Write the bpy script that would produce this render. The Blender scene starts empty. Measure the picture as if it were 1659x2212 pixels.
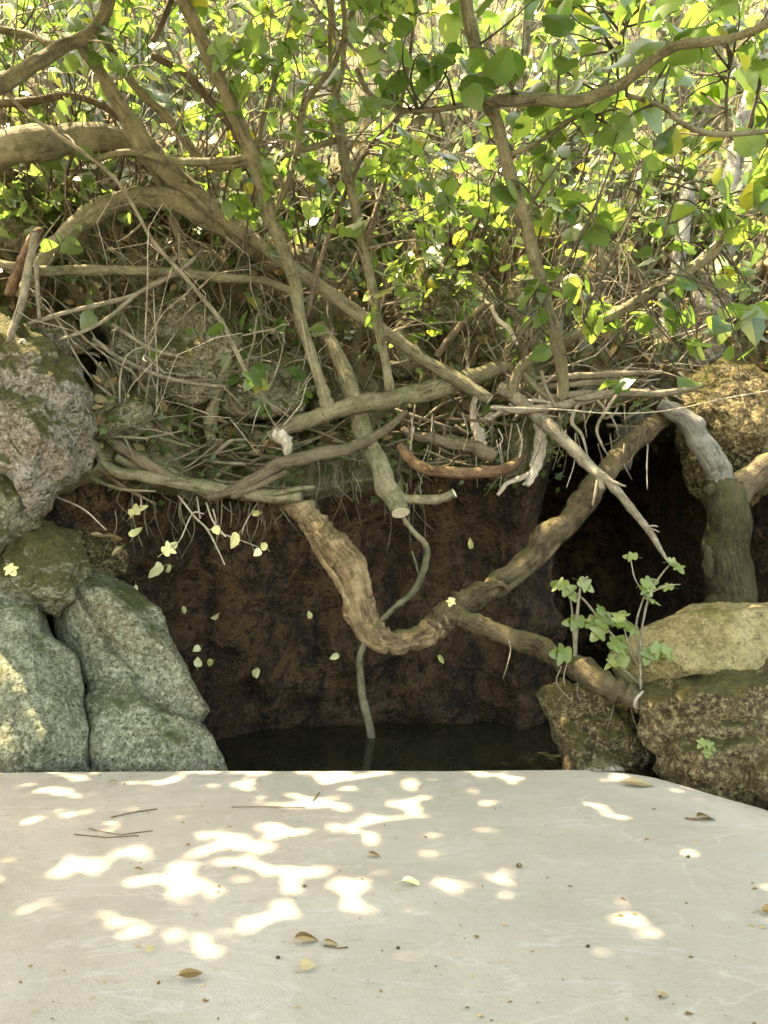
import bpy, math, random
import numpy as np
from mathutils import Vector, Matrix, Quaternion, noise
from mathutils.bvhtree import BVHTree
random.seed(7); rng = np.random.default_rng(7)
V = Vector
scene = bpy.context.scene
C = scene.collection

# ------------------------------------------------------------------ camera, sky, sun, exposure
CAMZ = 1.0
cam_d = bpy.data.cameras.new('camera'); cam = bpy.data.objects.new('camera', cam_d); C.objects.link(cam)
cam.location = (0, 0, CAMZ); cam.rotation_euler = (math.radians(90), 0, 0)
cam_d.sensor_fit = 'HORIZONTAL'; cam_d.sensor_width = 36; cam_d.lens = 36
cam_d.clip_start = 0.05; cam_d.clip_end = 2000
scene.camera = cam
SUN = V((-0.40, 0.16, 0.90)).normalized()            # direction towards the sun
world = bpy.data.worlds.new('World'); scene.world = world; world.use_nodes = True
wn = world.node_tree.nodes; wl = world.node_tree.links
sky = wn.new('ShaderNodeTexSky'); sky.sky_type = 'NISHITA'; sky.sun_disc = False
sky.sun_elevation = math.asin(SUN.z); sky.sun_rotation = math.atan2(SUN.x, SUN.y)
sky.air_density = 1.0; sky.dust_density = 2.5; sky.ozone_density = 0.6
wl.new(sky.outputs[0], wn['Background'].inputs[0]); wn['Background'].inputs[1].default_value = 0.15
sun_d = bpy.data.lights.new('sun', 'SUN'); sun_d.energy = 2.2; sun_d.angle = math.radians(0.53); sun_d.color = (1, 0.94, 0.84)
sun = bpy.data.objects.new('sun', sun_d); C.objects.link(sun); sun.rotation_euler = SUN.to_track_quat('Z', 'Y').to_euler()
sun.location = (-4, 2, 12)
vs = scene.view_settings
vs.view_transform = 'Standard'; vs.look = 'None'; vs.gamma = 1; vs.use_curve_mapping = False; vs.exposure = 3.8
vs.use_white_balance = True; vs.white_balance_temperature = 9700; vs.white_balance_tint = 10
scene.cycles.use_denoising = True
scene.cycles.max_bounces = 5; scene.cycles.diffuse_bounces = 3; scene.cycles.glossy_bounces = 2; scene.cycles.transmission_bounces = 3

# ------------------------------------------------------------------ helpers
F = 1659.0
def P(x, y, Y):                                       # photo pixel (1659 wide) + distance -> world
    return V(((x-829.5)/F*Y, Y, CAMZ-(y-1106)/F*Y))
def G(x, y, z=0.0):                                   # photo pixel on the level plane z
    return P(x, y, (CAMZ-z)*F/(y-1106))
def tag(o, label=None, cat=None, group=None, kind=None):
    if label: o['label'] = label
    if cat: o['category'] = cat
    if group: o['group'] = group
    if kind: o['kind'] = kind
    return o
def empty(name, loc):
    o = bpy.data.objects.new(name, None); o.location = loc; o.empty_display_size = .1; C.objects.link(o); return o
def link(name, me, mat=None, parent=None):
    if mat is not None and not me.materials: me.materials.append(mat)
    o = bpy.data.objects.new(name, me); C.objects.link(o)
    if parent is not None:
        o.parent = parent; o.location = -parent.location if parent.parent is None else (0, 0, 0)
    return o
def mesh(name, verts, faces, smooth=True):
    me = bpy.data.meshes.new(name); me.from_pydata([tuple(v) for v in verts], [], faces); me.update()
    if smooth: me.polygons.foreach_set('use_smooth', [True]*len(me.polygons))
    return me
def mesh_np(name, verts, faces, smooth=False):        # verts (n,3), faces (m,k)
    me = bpy.data.meshes.new(name); n, (m, k) = len(verts), faces.shape
    me.vertices.add(n); me.vertices.foreach_set('co', verts.astype(np.float32).ravel())
    me.loops.add(m*k); me.loops.foreach_set('vertex_index', faces.astype(np.int32).ravel())
    me.polygons.add(m); me.polygons.foreach_set('loop_start', np.arange(0, m*k, k, dtype=np.int32))
    me.update(calc_edges=True)
    if smooth: me.polygons.foreach_set('use_smooth', [True]*m)
    return me
def crom(pts, n):                                     # Catmull-Rom through tuples of equal length
    a = np.array(pts, float); a = np.vstack([2*a[0]-a[1], a, 2*a[-1]-a[-2]]); out = []
    for i in range(1, len(a)-2):
        p0, p1, p2, p3 = a[i-1:i+3]
        for k in range(n):
            t = k/n
            out.append(.5*((2*p1)+(-p0+p2)*t+(2*p0-5*p1+4*p2-p3)*t*t+(-p0+3*p1-3*p2+p3)*t**3))
    out.append(a[-2]); return np.array(out)
def tube_mesh(path, rad, sides=8, rough=0.0, seed=0, knots=0.0, taper_tip=False):
    n = len(path); verts = []; faces = []
    path = [V(p) for p in path]
    tan = [(path[min(i+1, n-1)]-path[max(i-1, 0)]).normalized() for i in range(n)]
    ref = V((0, 0, 1)) if abs(tan[0].z) < .9 else V((1, 0, 0))
    u = tan[0].cross(ref).normalized()
    for i in range(n):
        u = (u-tan[i]*u.dot(tan[i])).normalized(); w = tan[i].cross(u)
        for j in range(sides):
            a = 2*math.pi*j/sides; d = u*math.cos(a)+w*math.sin(a); r = rad[i]
            if rough:
                q = path[i]+d*r
                r *= 1+rough*noise.fractal(q*(0.5/max(rad[i], .006))+V((seed*3.1, 0, seed)), 1.0, 2.0, 3)
                if knots: r *= 1+knots*max(0, noise.noise(q*(0.22/max(rad[i], .006))+V((seed, 5, 0)))-.12)
            verts.append(path[i]+d*r)
    for i in range(n-1):
        for j in range(sides):
            k = (j+1) % sides
            faces.append((i*sides+j, i*sides+k, (i+1)*sides+k, (i+1)*sides+j))
    faces.append(tuple(range(sides-1, -1, -1))); faces.append(tuple((n-1)*sides+j for j in range(sides)))
    return verts, faces
def tube_obj(name, path, rad, sides, mat, parent, rough=0.0, seed=0, knots=0.0, cut=None):
    v, f = tube_mesh(path, rad, sides, rough, seed, knots); me = mesh(name, v, f); me.materials.append(mat)
    at = me.attributes.new('fibre', 'FLOAT_VECTOR', 'POINT'); L = 0; co = []
    for i in range(len(path)):
        if i: L += (V(path[i])-V(path[i-1])).length
        for j in range(sides):
            a = 2*math.pi*j/sides; r = rad[i]; co += [math.cos(a)*r+seed, math.sin(a)*r+seed*.7, L*.16]
    at.data.foreach_set('vector', co)
    if cut is not None:
        me.materials.append(cut); me.polygons[-1].material_index = 1; me.polygons[-1].use_smooth = False
    return link(name, me, None, parent)
ANCH = {}
def limb(name, pts, mat, parent, sides=10, rough=.25, knots=.5, seed=None, seg=6, anchor=True, cut=None):
    """pts: (px, py, width px, distance)"""
    seed = random.random()*50 if seed is None else seed
    s = crom(pts, seg)
    path = [P(p[0], p[1], p[3]) for p in s]; rad = [max(p[2], 1)/2/F*p[3] for p in s]
    wob = .35
    path = [q+V((noise.noise(q*6+V((seed, 0, 0))), noise.noise(q*6+V((0, seed, 0))), noise.noise(q*6+V((0, 0, seed)))))*r*wob for q, r in zip(path, rad)]
    o = tube_obj(name, path, rad, sides, mat, parent, rough, seed, knots, cut)
    if anchor and parent is not None:
        ANCH.setdefault(parent.name, []).extend(zip(path, rad))
    return o

# ------------------------------------------------------------------ materials
def nt(name):
    m = bpy.data.materials.new(name); m.use_nodes = True; t = m.node_tree
    return m, t, t.nodes['Principled BSDF']
def N(t, ty, **kw):
    n = t.nodes.new(ty)
    for k, v in kw.items():
        if k in n.inputs: n.inputs[k].default_value = v
        else: setattr(n, k, v)
    return n
def ramp(t, fac, stops, interp='LINEAR'):
    r = t.nodes.new('ShaderNodeValToRGB'); r.color_ramp.interpolation = interp; e = r.color_ramp.elements
    while len(e) < len(stops): e.new(.5)
    for el, (p, c) in zip(e, stops): el.position = p; el.color = (*c, 1) if len(c) == 3 else c
    t.links.new(fac, r.inputs[0]); return r.outputs[0]
def mix(t, fac, a, b):
    m = t.nodes.new('ShaderNodeMix'); m.data_type = 'RGBA'
    for s, v in ((0, fac), (6, a), (7, b)):
        if isinstance(v, (int, float)): m.inputs[s].default_value = v
        elif isinstance(v, tuple): m.inputs[s].default_value = (*v, 1)
        else: t.links.new(v, m.inputs[s])
    return m.outputs[2]
def math_(t, op, a, b=0.0, c=0.0):
    m = t.nodes.new('ShaderNodeMath'); m.operation = op
    for i, v in enumerate((a, b, c)):
        if isinstance(v, (int, float)): m.inputs[i].default_value = v
        else: t.links.new(v, m.inputs[i])
    return m.outputs[0]
def noi(t, co, scale, detail=6, rough=.6, dist=0.0):
    n = N(t, 'ShaderNodeTexNoise', Scale=scale, Detail=detail, Roughness=rough, Distortion=dist)
    t.links.new(co, n.inputs['Vector']); return n.outputs[0]
def vor(t, co, scale, feat='F1', rnd=1.0):
    n = N(t, 'ShaderNodeTexVoronoi', Scale=scale, Randomness=rnd, feature=feat); t.links.new(co, n.inputs['Vector'])
    return n.outputs[0]
def bump(t, h, b, strength=.5, dist=.02, prev=None):
    n = N(t, 'ShaderNodeBump', Strength=strength, Distance=dist); t.links.new(h, n.inputs['Height'])
    if prev is not None: t.links.new(prev, n.inputs['Normal'])
    t.links.new(n.outputs[0], b.inputs['Normal']); return n.outputs[0]
def pos(t): return N(t, 'ShaderNodeNewGeometry').outputs['Position']
def up(t):
    g = N(t, 'ShaderNodeNewGeometry'); s = N(t, 'ShaderNodeSeparateXYZ'); t.links.new(g.outputs['Normal'], s.inputs[0]); return s.outputs[2]
def stretch(t, co, sc):
    m = N(t, 'ShaderNodeMapping'); m.inputs['Scale'].default_value = sc; t.links.new(co, m.inputs[0]); return m.outputs[0]

def rock_mat(name, dark, mid, light, stain, moss, moss_amt=.5, moss_up=.5, spots=(.5, .52, .46), scale=1.0, pit=.4, speck=.85):
    m, t, b = nt(name); p = pos(t)
    big = noi(t, p, 2.6*scale, 5, .62, .4)
    col = ramp(t, big, [(.32, dark), (.47, mid), (.66, light)])
    st = ramp(t, noi(t, p, 1.7*scale, 6, .6, .8), [(.50, (0, 0, 0)), (.66, (1, 1, 1))])
    col = mix(t, math_(t, 'MULTIPLY', st, .75), col, stain)
    fine = noi(t, p, 42*scale, 5, .8)
    col = mix(t, ramp(t, fine, [(.48, (0, 0, 0)), (.60, (speck,)*3)]), col, tuple(min(.7, c*1.2) for c in spots))
    col = mix(t, ramp(t, noi(t, p, 70*scale, 5, .8), [(.38, (min(1, speck*1.15),)*3), (.50, (0, 0, 0))]), col, tuple(c*.35 for c in dark))
    col = mix(t, ramp(t, noi(t, p, 20*scale, 5, .7), [(.33, (.75,)*3), (.48, (0, 0, 0))]), col, tuple(c*.6 for c in dark))
    lich = ramp(t, noi(t, p, 7*scale, 5, .75, .5), [(.57, (0, 0, 0)), (.62, (.7,)*3)])
    col = mix(t, math_(t, 'MULTIPLY', lich, .55), col, spots)
    mm = math_(t, 'ADD', math_(t, 'MULTIPLY', up(t), moss_up), math_(t, 'MULTIPLY', noi(t, p, 3.2*scale, 5, .7), 1.0))
    mm = ramp(t, mm, [(1.02-moss_amt, (0, 0, 0)), (1.16-moss_amt, (1, 1, 1))])
    mc = ramp(t, noi(t, p, 38*scale, 6, .75), [(.3, tuple(c*.45 for c in moss)), (.55, moss), (.75, tuple(c*1.6 for c in moss))])
    col = mix(t, math_(t, 'MULTIPLY', mm, .88), col, mc)
    t.links.new(col, b.inputs['Base Color']); b.inputs['Roughness'].default_value = .9; b.inputs['Specular IOR Level'].default_value = .25
    h = math_(t, 'ADD', math_(t, 'MULTIPLY', noi(t, p, 9*scale, 5, .68), 1.0), math_(t, 'MULTIPLY', noi(t, p, 48*scale, 5, .8), .75))
    pt = ramp(t, vor(t, p, 24*scale), [(.05, (0, 0, 0)), (.38, (1, 1, 1))])
    h = math_(t, 'ADD', h, math_(t, 'MULTIPLY', pt, pit))
    h = math_(t, 'ADD', h, math_(t, 'MULTIPLY', math_(t, 'MULTIPLY', mm, noi(t, p, 130*scale, 3, .8)), .7))
    bump(t, h, b, 1.0, .05)
    return m
def bark_mat(name, a, b_, c, moss=(.10, .11, .03), moss_amt=.35, scale=1.0, moss_up=.4):
    m, t, b = nt(name); p = pos(t)
    fb = N(t, 'ShaderNodeAttribute', attribute_name='fibre').outputs['Vector']
    n1 = math_(t, 'ADD', math_(t, 'MULTIPLY', noi(t, p, 22*scale, 4, .7, .6), .45), math_(t, 'MULTIPLY', noi(t, fb, 60*scale, 4, .7, .4), .55))
    col = ramp(t, n1, [(.38, a), (.5, b_), (.62, c)])
    col = mix(t, ramp(t, noi(t, p, 5*scale, 6, .65), [(.45, (0, 0, 0)), (.65, (.7,)*3)]), col, tuple(x*1.25 for x in c))
    col = mix(t, ramp(t, noi(t, p, 130*scale, 4, .8), [(.3, (.75,)*3), (.46, (0, 0, 0))]), col, tuple(x*.35 for x in a))
    mm = math_(t, 'ADD', math_(t, 'MULTIPLY', up(t), moss_up), noi(t, p, 9*scale, 5, .7))
    mm = ramp(t, mm, [(1.0-moss_amt, (0, 0, 0)), (1.15-moss_amt, (1, 1, 1))])
    mc = ramp(t, noi(t, p, 70, 5, .75), [(.3, tuple(x*.5 for x in moss)), (.6, moss), (.8, tuple(x*1.5 for x in moss))])
    col = mix(t, math_(t, 'MULTIPLY', mm, .8), col, mc)
    t.links.new(col, b.inputs['Base Color']); b.inputs['Roughness'].default_value = .85; b.inputs['Specular IOR Level'].default_value = .25
    h = math_(t, 'ADD', math_(t, 'MULTIPLY', n1, 1.6), math_(t, 'MULTIPLY', noi(t, p, 90*scale, 5, .75), .5))
    bump(t, h, b, 1.0, .022/scale)
    return m
def leaf_mat(name, stops, tmul=2.2, trans=.48, rough=.36, spec=.55):
    m, t, b = nt(name)
    oi = N(t, 'ShaderNodeObjectInfo'); g = N(t, 'ShaderNodeNewGeometry')
    r = math_(t, 'FRACT', math_(t, 'ADD', oi.outputs['Random'], g.outputs['Random Per Island']))
    col = ramp(t, r, stops)
    p = g.outputs['Position']
    col = mix(t, ramp(t, noi(t, p, 35, 2, .6), [(.42, (0, 0, 0)), (.7, (.5,)*3)]), col, mix(t, .5, col, (.16, .15, .03)))
    t.links.new(col, b.inputs['Base Color']); b.inputs['Roughness'].default_value = rough; b.inputs['Specular IOR Level'].default_value = spec
    tr = N(t, 'ShaderNodeBsdfTranslucent')
    hs = N(t, 'ShaderNodeMix'); hs.data_type = 'RGBA'; hs.blend_type = 'MULTIPLY'; hs.inputs[0].default_value = 1
    t.links.new(col, hs.inputs[6]); hs.inputs[7].default_value = (tmul*1.0, tmul*1.0, tmul*.75, 1); t.links.new(hs.outputs[2], tr.inputs[0])
    mx = N(t, 'ShaderNodeMixShader'); mx.inputs[0].default_value = trans
    t.links.new(b.outputs[0], mx.inputs[1]); t.links.new(tr.outputs[0], mx.inputs[2])
    t.links.new(mx.outputs[0], t.nodes['Material Output'].inputs[0])
    return m

GREEN = [(0, (.04, .085, .02)), (.3, (.062, .12, .026)), (.6, (.08, .145, .034)), (.92, (.115, .175, .045)), (1, (.24, .23, .035))]
PALE = [(0, (.05, .095, .028)), (.4, (.075, .135, .04)), (.75, (.115, .17, .06)), (.95, (.17, .225, .10)), (1, (.28, .26, .07))]
DARKG = [(0, (.03, .06, .012)), (.5, (.05, .09, .018)), (1, (.09, .13, .03))]
DRY = [(0, (.10, .06, .025)), (.4, (.20, .13, .06)), (.75, (.30, .23, .12)), (1, (.38, .32, .18))]
YEL_LIT = [(0, (.55, .54, .18)), (.5, (.68, .66, .32)), (1, (.75, .72, .45))]  # yellows lightened to paint in the daylight near the cave lip
M_leaf = leaf_mat('fig_leaf', GREEN); M_pale = leaf_mat('shrub_leaf', PALE); M_darkleaf = leaf_mat('ivy_leaf', DARKG, trans=.35)
M_sap = leaf_mat('sapling_leaf', [(0, (.11, .17, .045)), (.6, (.16, .225, .065)), (1, (.26, .31, .12))])
M_dry = leaf_mat('dry_leaf', DRY, tmul=1.0, trans=.2, rough=.8, spec=.1); M_yel_lit = leaf_mat('lit_yellow_leaf', YEL_LIT, tmul=1.0, trans=.2)
M_bark = bark_mat('fig_bark', (.08, .072, .04), (.17, .156, .088), (.265, .24, .15), moss_amt=.30)
M_barkd = bark_mat('brown_bark', (.06, .045, .026), (.125, .098, .06), (.19, .155, .10), moss_amt=.25)
M_root = bark_mat('root_bark', (.05, .03, .014), (.15, .098, .048), (.32, .235, .13), moss=(.11, .10, .03), moss_amt=.22, scale=1.0, moss_up=.5)
M_root_shaded = bark_mat('shaded_mossy_root_bark', (.018, .012, .006), (.052, .036, .017), (.13, .10, .052), moss=(.10, .09, .03), moss_amt=.26, moss_up=.45)  # some moss; bark colours darkened to paint in the right arm's shade
M_red = bark_mat('red_root_bark', (.06, .032, .016), (.14, .075, .036), (.24, .155, .085), moss_amt=.2)
M_grey = bark_mat('grey_bark', (.075, .072, .055), (.16, .155, .125), (.29, .28, .235), moss_amt=.25, scale=.9)
M_mossbark = bark_mat('mossy_bark', (.02, .017, .008), (.045, .038, .018), (.09, .08, .04), moss=(.055, .06, .014), moss_amt=.48, moss_up=.12)
M_twig = bark_mat('twig_bark', (.10, .085, .055), (.19, .165, .11), (.30, .265, .19), moss_amt=0, scale=2)
M_twigd = bark_mat('dark_twig_bark', (.045, .035, .024), (.085, .07, .045), (.14, .12, .08), moss_amt=0, scale=2)
M_dead = bark_mat('bleached_wood', (.22, .18, .12), (.40, .35, .26), (.58, .53, .43), moss_amt=0, scale=1.5)
M_cut = bark_mat('fresh_cut_wood', (.55, .46, .28), (.68, .60, .42), (.75, .69, .52), moss_amt=0, scale=2)
M_rockL = rock_mat('green_grey_rock', (.12, .125, .07), (.23, .235, .145), (.34, .34, .235), (.24, .185, .105), (.10, .115, .03), .29, .35, (.44, .46, .32))
M_rockM = rock_mat('mossy_rock', (.12, .12, .07), (.20, .20, .12), (.30, .29, .20), (.20, .15, .08), (.125, .12, .03), .56, .35, (.40, .39, .26))
M_rockU = rock_mat('pitted_limestone', (.15, .12, .075), (.30, .26, .19), (.50, .46, .385), (.23, .145, .065), (.10, .10, .02), .45, .55, (.50, .46, .38), 1.2, 1.0)
M_rockR = rock_mat('yellow_rock', (.17, .135, .055), (.34, .285, .13), (.50, .43, .22), (.22, .15, .05), (.18, .165, .035), .34, .25, (.54, .45, .21), 1.1, .6, .45)
M_rockRd = rock_mat('brown_rock', (.04, .028, .012), (.095, .07, .03), (.20, .155, .07), (.075, .042, .014), (.10, .09, .02), .36, .4, (.38, .31, .16), 1.0, .45)
M_rockB = rock_mat('bank_rock', (.11, .10, .05), (.22, .20, .105), (.34, .31, .19), (.18, .14, .07), (.10, .105, .022), .44, .3, (.42, .39, .30), .9, .7)

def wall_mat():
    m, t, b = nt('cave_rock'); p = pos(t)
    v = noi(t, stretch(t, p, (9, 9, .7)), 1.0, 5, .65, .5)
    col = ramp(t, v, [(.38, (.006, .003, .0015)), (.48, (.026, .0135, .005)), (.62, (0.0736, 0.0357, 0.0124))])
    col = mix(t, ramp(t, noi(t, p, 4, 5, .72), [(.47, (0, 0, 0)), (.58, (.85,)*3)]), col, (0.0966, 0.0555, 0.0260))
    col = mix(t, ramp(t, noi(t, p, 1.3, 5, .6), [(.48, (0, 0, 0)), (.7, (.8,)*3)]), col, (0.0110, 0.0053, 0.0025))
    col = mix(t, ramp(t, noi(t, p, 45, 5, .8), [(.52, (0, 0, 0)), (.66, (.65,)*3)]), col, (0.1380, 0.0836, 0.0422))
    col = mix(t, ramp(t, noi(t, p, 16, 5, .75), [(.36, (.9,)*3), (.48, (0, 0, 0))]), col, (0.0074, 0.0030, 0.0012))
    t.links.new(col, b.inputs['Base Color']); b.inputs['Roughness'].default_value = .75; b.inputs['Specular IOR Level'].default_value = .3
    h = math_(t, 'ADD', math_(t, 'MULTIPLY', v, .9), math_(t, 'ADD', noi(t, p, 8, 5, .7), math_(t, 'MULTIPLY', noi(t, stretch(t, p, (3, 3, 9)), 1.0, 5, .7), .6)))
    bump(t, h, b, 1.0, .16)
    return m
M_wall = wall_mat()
def hill_mat():
    m, t, b = nt('hillside_soil'); p = pos(t)
    col = ramp(t, noi(t, p, 1.6, 5, .68, .4), [(.30, (.10, .085, .045)), (.46, (.20, .175, .10)), (.6, (.32, .285, .19)), (.76, (.42, .39, .31))])
    col = mix(t, ramp(t, noi(t, p, 2.1, 5, .7), [(.5, (0, 0, 0)), (.62, (.85,)*3)]), col, (.085, .095, .025))
    col = mix(t, ramp(t, noi(t, p, 40, 6, .8), [(.5, (0, 0, 0)), (.7, (.7,)*3)]), col, (.34, .30, .21))
    col = mix(t, ramp(t, noi(t, p, 26, 6, .8), [(.32, (.8,)*3), (.46, (0, 0, 0))]), col, (.045, .038, .018))
    t.links.new(col, b.inputs['Base Color']); b.inputs['Roughness'].default_value = .95; b.inputs['Specular IOR Level'].default_value = .1
    bump(t, math_(t, 'ADD', noi(t, p, 9, 5, .75), math_(t, 'MULTIPLY', noi(t, p, 70, 4, .8), .4)), b, 1.0, .07)
    return m
M_hill = hill_mat()
def concrete_mat():
    m, t, b = nt('weathered_concrete'); p = pos(t)
    col = ramp(t, noi(t, p, 1.1, 5, .6, .5), [(.3, (0.249, 0.225, 0.180)), (.5, (0.301, 0.277, 0.227)), (.7, (0.342, 0.318, 0.267))])
    w = noi(t, stretch(t, p, (1.0, 2.6, 1)), 1.5, 4, .5, 1.8)
    ln = ramp(t, math_(t, 'ABSOLUTE', math_(t, 'SUBTRACT', w, .5)), [(.0, (.8,)*3), (.018, (0, 0, 0))])
    col = mix(t, math_(t, 'MULTIPLY', ln, .34), col, (0.451, 0.436, 0.404))
    col = mix(t, ramp(t, noi(t, p, 60, 6, .8), [(.54, (0, 0, 0)), (.75, (.45,)*3)]), col, (0.391, 0.370, 0.324))
    col = mix(t, ramp(t, noi(t, stretch(t, p, (10, 26, 10)), 1, 6, .8), [(.56, (0, 0, 0)), (.68, (.6,)*3)]), col, (0.188, 0.162, 0.108))
    sp = ramp(t, noi(t, p, 33, 3, .9), [(.26, (1, 1, 1)), (.33, (0, 0, 0))])
    col = mix(t, math_(t, 'MULTIPLY', sp, .6), col, (0.090, 0.074, 0.043))
    col = mix(t, ramp(t, noi(t, p, .55, 5, .6), [(.46, (0, 0, 0)), (.66, (.6,)*3)]), col, (0.203, 0.199, 0.144))
    t.links.new(col, b.inputs['Base Color']); b.inputs['Roughness'].default_value = .82; b.inputs['Specular IOR Level'].default_value = .3
    bump(t, math_(t, 'ADD', noi(t, p, 18, 5, .7), math_(t, 'MULTIPLY', noi(t, p, 160, 3, .8), .4)), b, .42, .015)
    return m
M_conc = concrete_mat()
def water_mat():
    m, t, b = nt('pool_water'); p = pos(t)
    b.inputs['Base Color'].default_value = (.016, .018, .010, 1); b.inputs['Roughness'].default_value = .04; b.inputs['IOR'].default_value = 1.33
    bump(t, noi(t, p, 5, 3, .5), b, .06, .02); return m
M_water = water_mat()
def soil_mat():
    m, t, b = nt('damp_soil'); p = pos(t)
    col = ramp(t, noi(t, p, 3, 5, .7), [(.3, (.03, .022, .012)), (.7, (.10, .08, .045))])
    t.links.new(col, b.inputs['Base Color']); b.inputs['Roughness'].default_value = .95
    bump(t, noi(t, p, 12, 5, .7), b, .8, .04); return m
M_soil = soil_mat()

# ------------------------------------------------------------------ setting: ground, slab, pool, cave, hillside
def sm(a, b, x): t = min(1, max(0, (x-a)/(b-a))); return t*t*(3-2*t)
def lerp_tab(tab, x):
    if x <= tab[0][0]: return tab[0][1]
    for (a, va), (b, vb) in zip(tab, tab[1:]):
        if x <= b: return va+(vb-va)*sm(0, 1, (x-a)/(b-a))
    return tab[-1][1]
fr = lambda p, s=1.0, o=4, z=0.0: noise.fractal(p*s+V((z, z*1.7, -z)), 1.0, 2.0, o)

GZ = -0.75
tag(link('ground', mesh('ground', [(-600, -600, GZ), (600, -600, GZ), (600, 600, GZ), (-600, 600, GZ)], [(0, 1, 2, 3)], False), M_soil), kind='structure')
# slab: outline on the plane z = 0
edge = [(-900, 1690), (-300, 1674), (0, 1668), (250, 1665), (500, 1663), (900, 1661), (1230, 1660), (1310, 1663), (1390, 1672), (1450, 1685), (1510, 1703), (1580, 1724), (1659, 1746), (1760, 1785), (1900, 1850)]
ring = [G(x, y) for x, y in edge]
ring = [V(p) for p in crom([tuple(p) for p in ring], 5)]
ring = [p+V((fr(p, 5, 3)*.004, fr(p, 6, 3, 9)*.007, 0)) for p in ring]
ring += [V((3.2, .6, 0)), V((4.2, -2, 0)), V((4.2, -6, 0)), V((-5, -6, 0)), V((-5, 2.0, 0))]
def slab():
    n = len(ring); c = sum(ring, V())/n; v = []; f = []
    for off, z in ((.03, 0), (.012, -.004), (0, -.02), (0, -.70)):
        for p in ring:
            d = (c-p).normalized()*off; v.append((p.x+d.x, p.y+d.y, z))
    for k in range(3):
        for i in range(n):
            j = (i+1) % n; f.append((k*n+i, (k+1)*n+i, (k+1)*n+j, k*n+j))
    f.append(tuple(range(n-1, -1, -1)))
    me = mesh('concrete_terrace', v, f, False); return me
me = slab(); me.flip_normals(); tag(link('concrete_terrace', me, M_conc), kind='structure')

WTAB = [(-7, 1.0), (-5, 1.6), (-3, 2.9), (-2, 3.65), (-1.55, 3.95), (-1.0, 4.3), (-.4, 4.55), (.1, 4.7), (.7, 4.7), (1.0, 4.75), (1.22, 5.8), (1.55, 7.2), (2.0, 7.0), (2.3, 5.2), (2.8, 4.0), (3.6, 3.2), (5, 2.0), (7, 1.2)]
TOPT = [(-7, .9), (-2.2, .9), (-1.4, 1.05), (0, 1.12), (.8, 1.2), (1.15, 1.55), (1.9, 1.65), (2.4, 1.3), (3, .9), (7, .9)]
OVER = .16
def wall_pt(x, s):                                    # s 0..1 from the bed to the lip
    top = lerp_tab(TOPT, x)+.13*fr(V((x, 0, 0)), 1.7, 4, 21)+.02*fr(V((x, 0, 0)), 14, 3, 4); z = -.85+(top+.85)*s; W = lerp_tab(WTAB, x+(.14*fr(V((x*.3, 0, z)), 1.6, 4, 31)+.05*fr(V((0, 0, z)), 6, 3, 8))*sm(1, .8, s))
    y = W-OVER*sm(.62, 1.0, s)**1.4+.25*sm(.35, 0, s)*0
    q = V((x, W, z))
    d = .17*fr(q, 1.6, 5)+.05*abs(fr(q, 11, 4, 13))+.07*fr(V((x*3.5, W, z*.7)), 1.0, 4, 3)+.05*abs(fr(q, 4.5, 4, 7))
    vd = noise.voronoi(V((x*2.2, W*.5, z*1.7))); d += .30*(vd[0][1]-vd[0][0])*sm(.9, .3, s)+.05*noise.voronoi(q*5)[0][0]
    pil = math.exp(-((x-.80)/.10)**2)*.16+math.exp(-((x+.15)/.05)**2)*.05
    return V((x, y-d*(1-.3*s)-pil*(1-s*.3), z))
def sheet(name, xs, ss, fn, mat):
    nx, ns = len(xs), len(ss); v = [fn(x, s) for s in ss for x in xs]
    f = [(j*nx+i, j*nx+i+1, (j+1)*nx+i+1, (j+1)*nx+i) for j in range(ns-1) for i in range(nx-1)]
    me = mesh(name, v, f); return link(name, me, mat), v, f
xs = np.concatenate([np.linspace(-7, -2.2, 30)[:-1], np.linspace(-2.2, 2.6, 190), np.linspace(2.6, 7, 30)[1:]])
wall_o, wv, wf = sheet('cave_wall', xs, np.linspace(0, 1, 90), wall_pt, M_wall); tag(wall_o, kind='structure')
HP = [(0, 0), (.03, .10), (.10, .28), (.25, .62), (.55, 1.25), (1.1, 1.85), (1.9, 2.55), (3, 3.7), (5, 5.9), (8, 9.2), (12, 14)]
def hill_pt(x, s):
    L = wall_pt(x, 1.0); L.y = min(L.y, 4.75+.3*sm(0, .05, s)) if s > 0 else L.y; k = s**1.7*(len(HP)-1); i = min(int(k), len(HP)-2); t = k-i
    dy = HP[i][0]+(HP[i+1][0]-HP[i][0])*t; dz = HP[i][1]+(HP[i+1][1]-HP[i][1])*t
    x2 = x*(1+dy*.16); q = V((x2, L.y+dy, L.z+dz))
    a = .45*sm(0, .03, s)+.55*sm(0, .2, s)
    d = (.32*fr(q, .8, 6, 2)+.16*abs(fr(q, 2.2, 5, 5))+.07*fr(q, 7, 4, 1)+.05*abs(fr(q, 12, 4, 6))+.10*noise.voronoi(q*1.5)[0][0])*a*(1+s*.8)
    ledge = -.10*math.exp(-((s-.06)/.05)**2)*sm(0, .03, s)
    hol = .9*math.exp(-((q.x+1.66)/.15)**2-((q.z-1.72)/.24)**2)
    return q+V((0, -d*.8*(1-hol)+ledge+hol, d*.55))
hill_o, hv, hf = sheet('hillside', xs, np.linspace(0, 1, 150), hill_pt, M_hill); tag(hill_o, kind='structure')
BVH = BVHTree.FromPolygons([tuple(v) for v in hv]+[tuple(v) for v in wv], list(hf)+[tuple(i+len(hv) for i in f) for f in wf])
EYE = V((0, 0, CAMZ))
def on_hill(x, y):
    d = (P(x, y, 1.0)-EYE).normalized(); h = BVH.ray_cast(EYE, d)
    return (h[0], h[1]) if h[0] is not None else (P(x, y, 9), V((0, -1, 0)))
WZ = -.25
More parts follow.
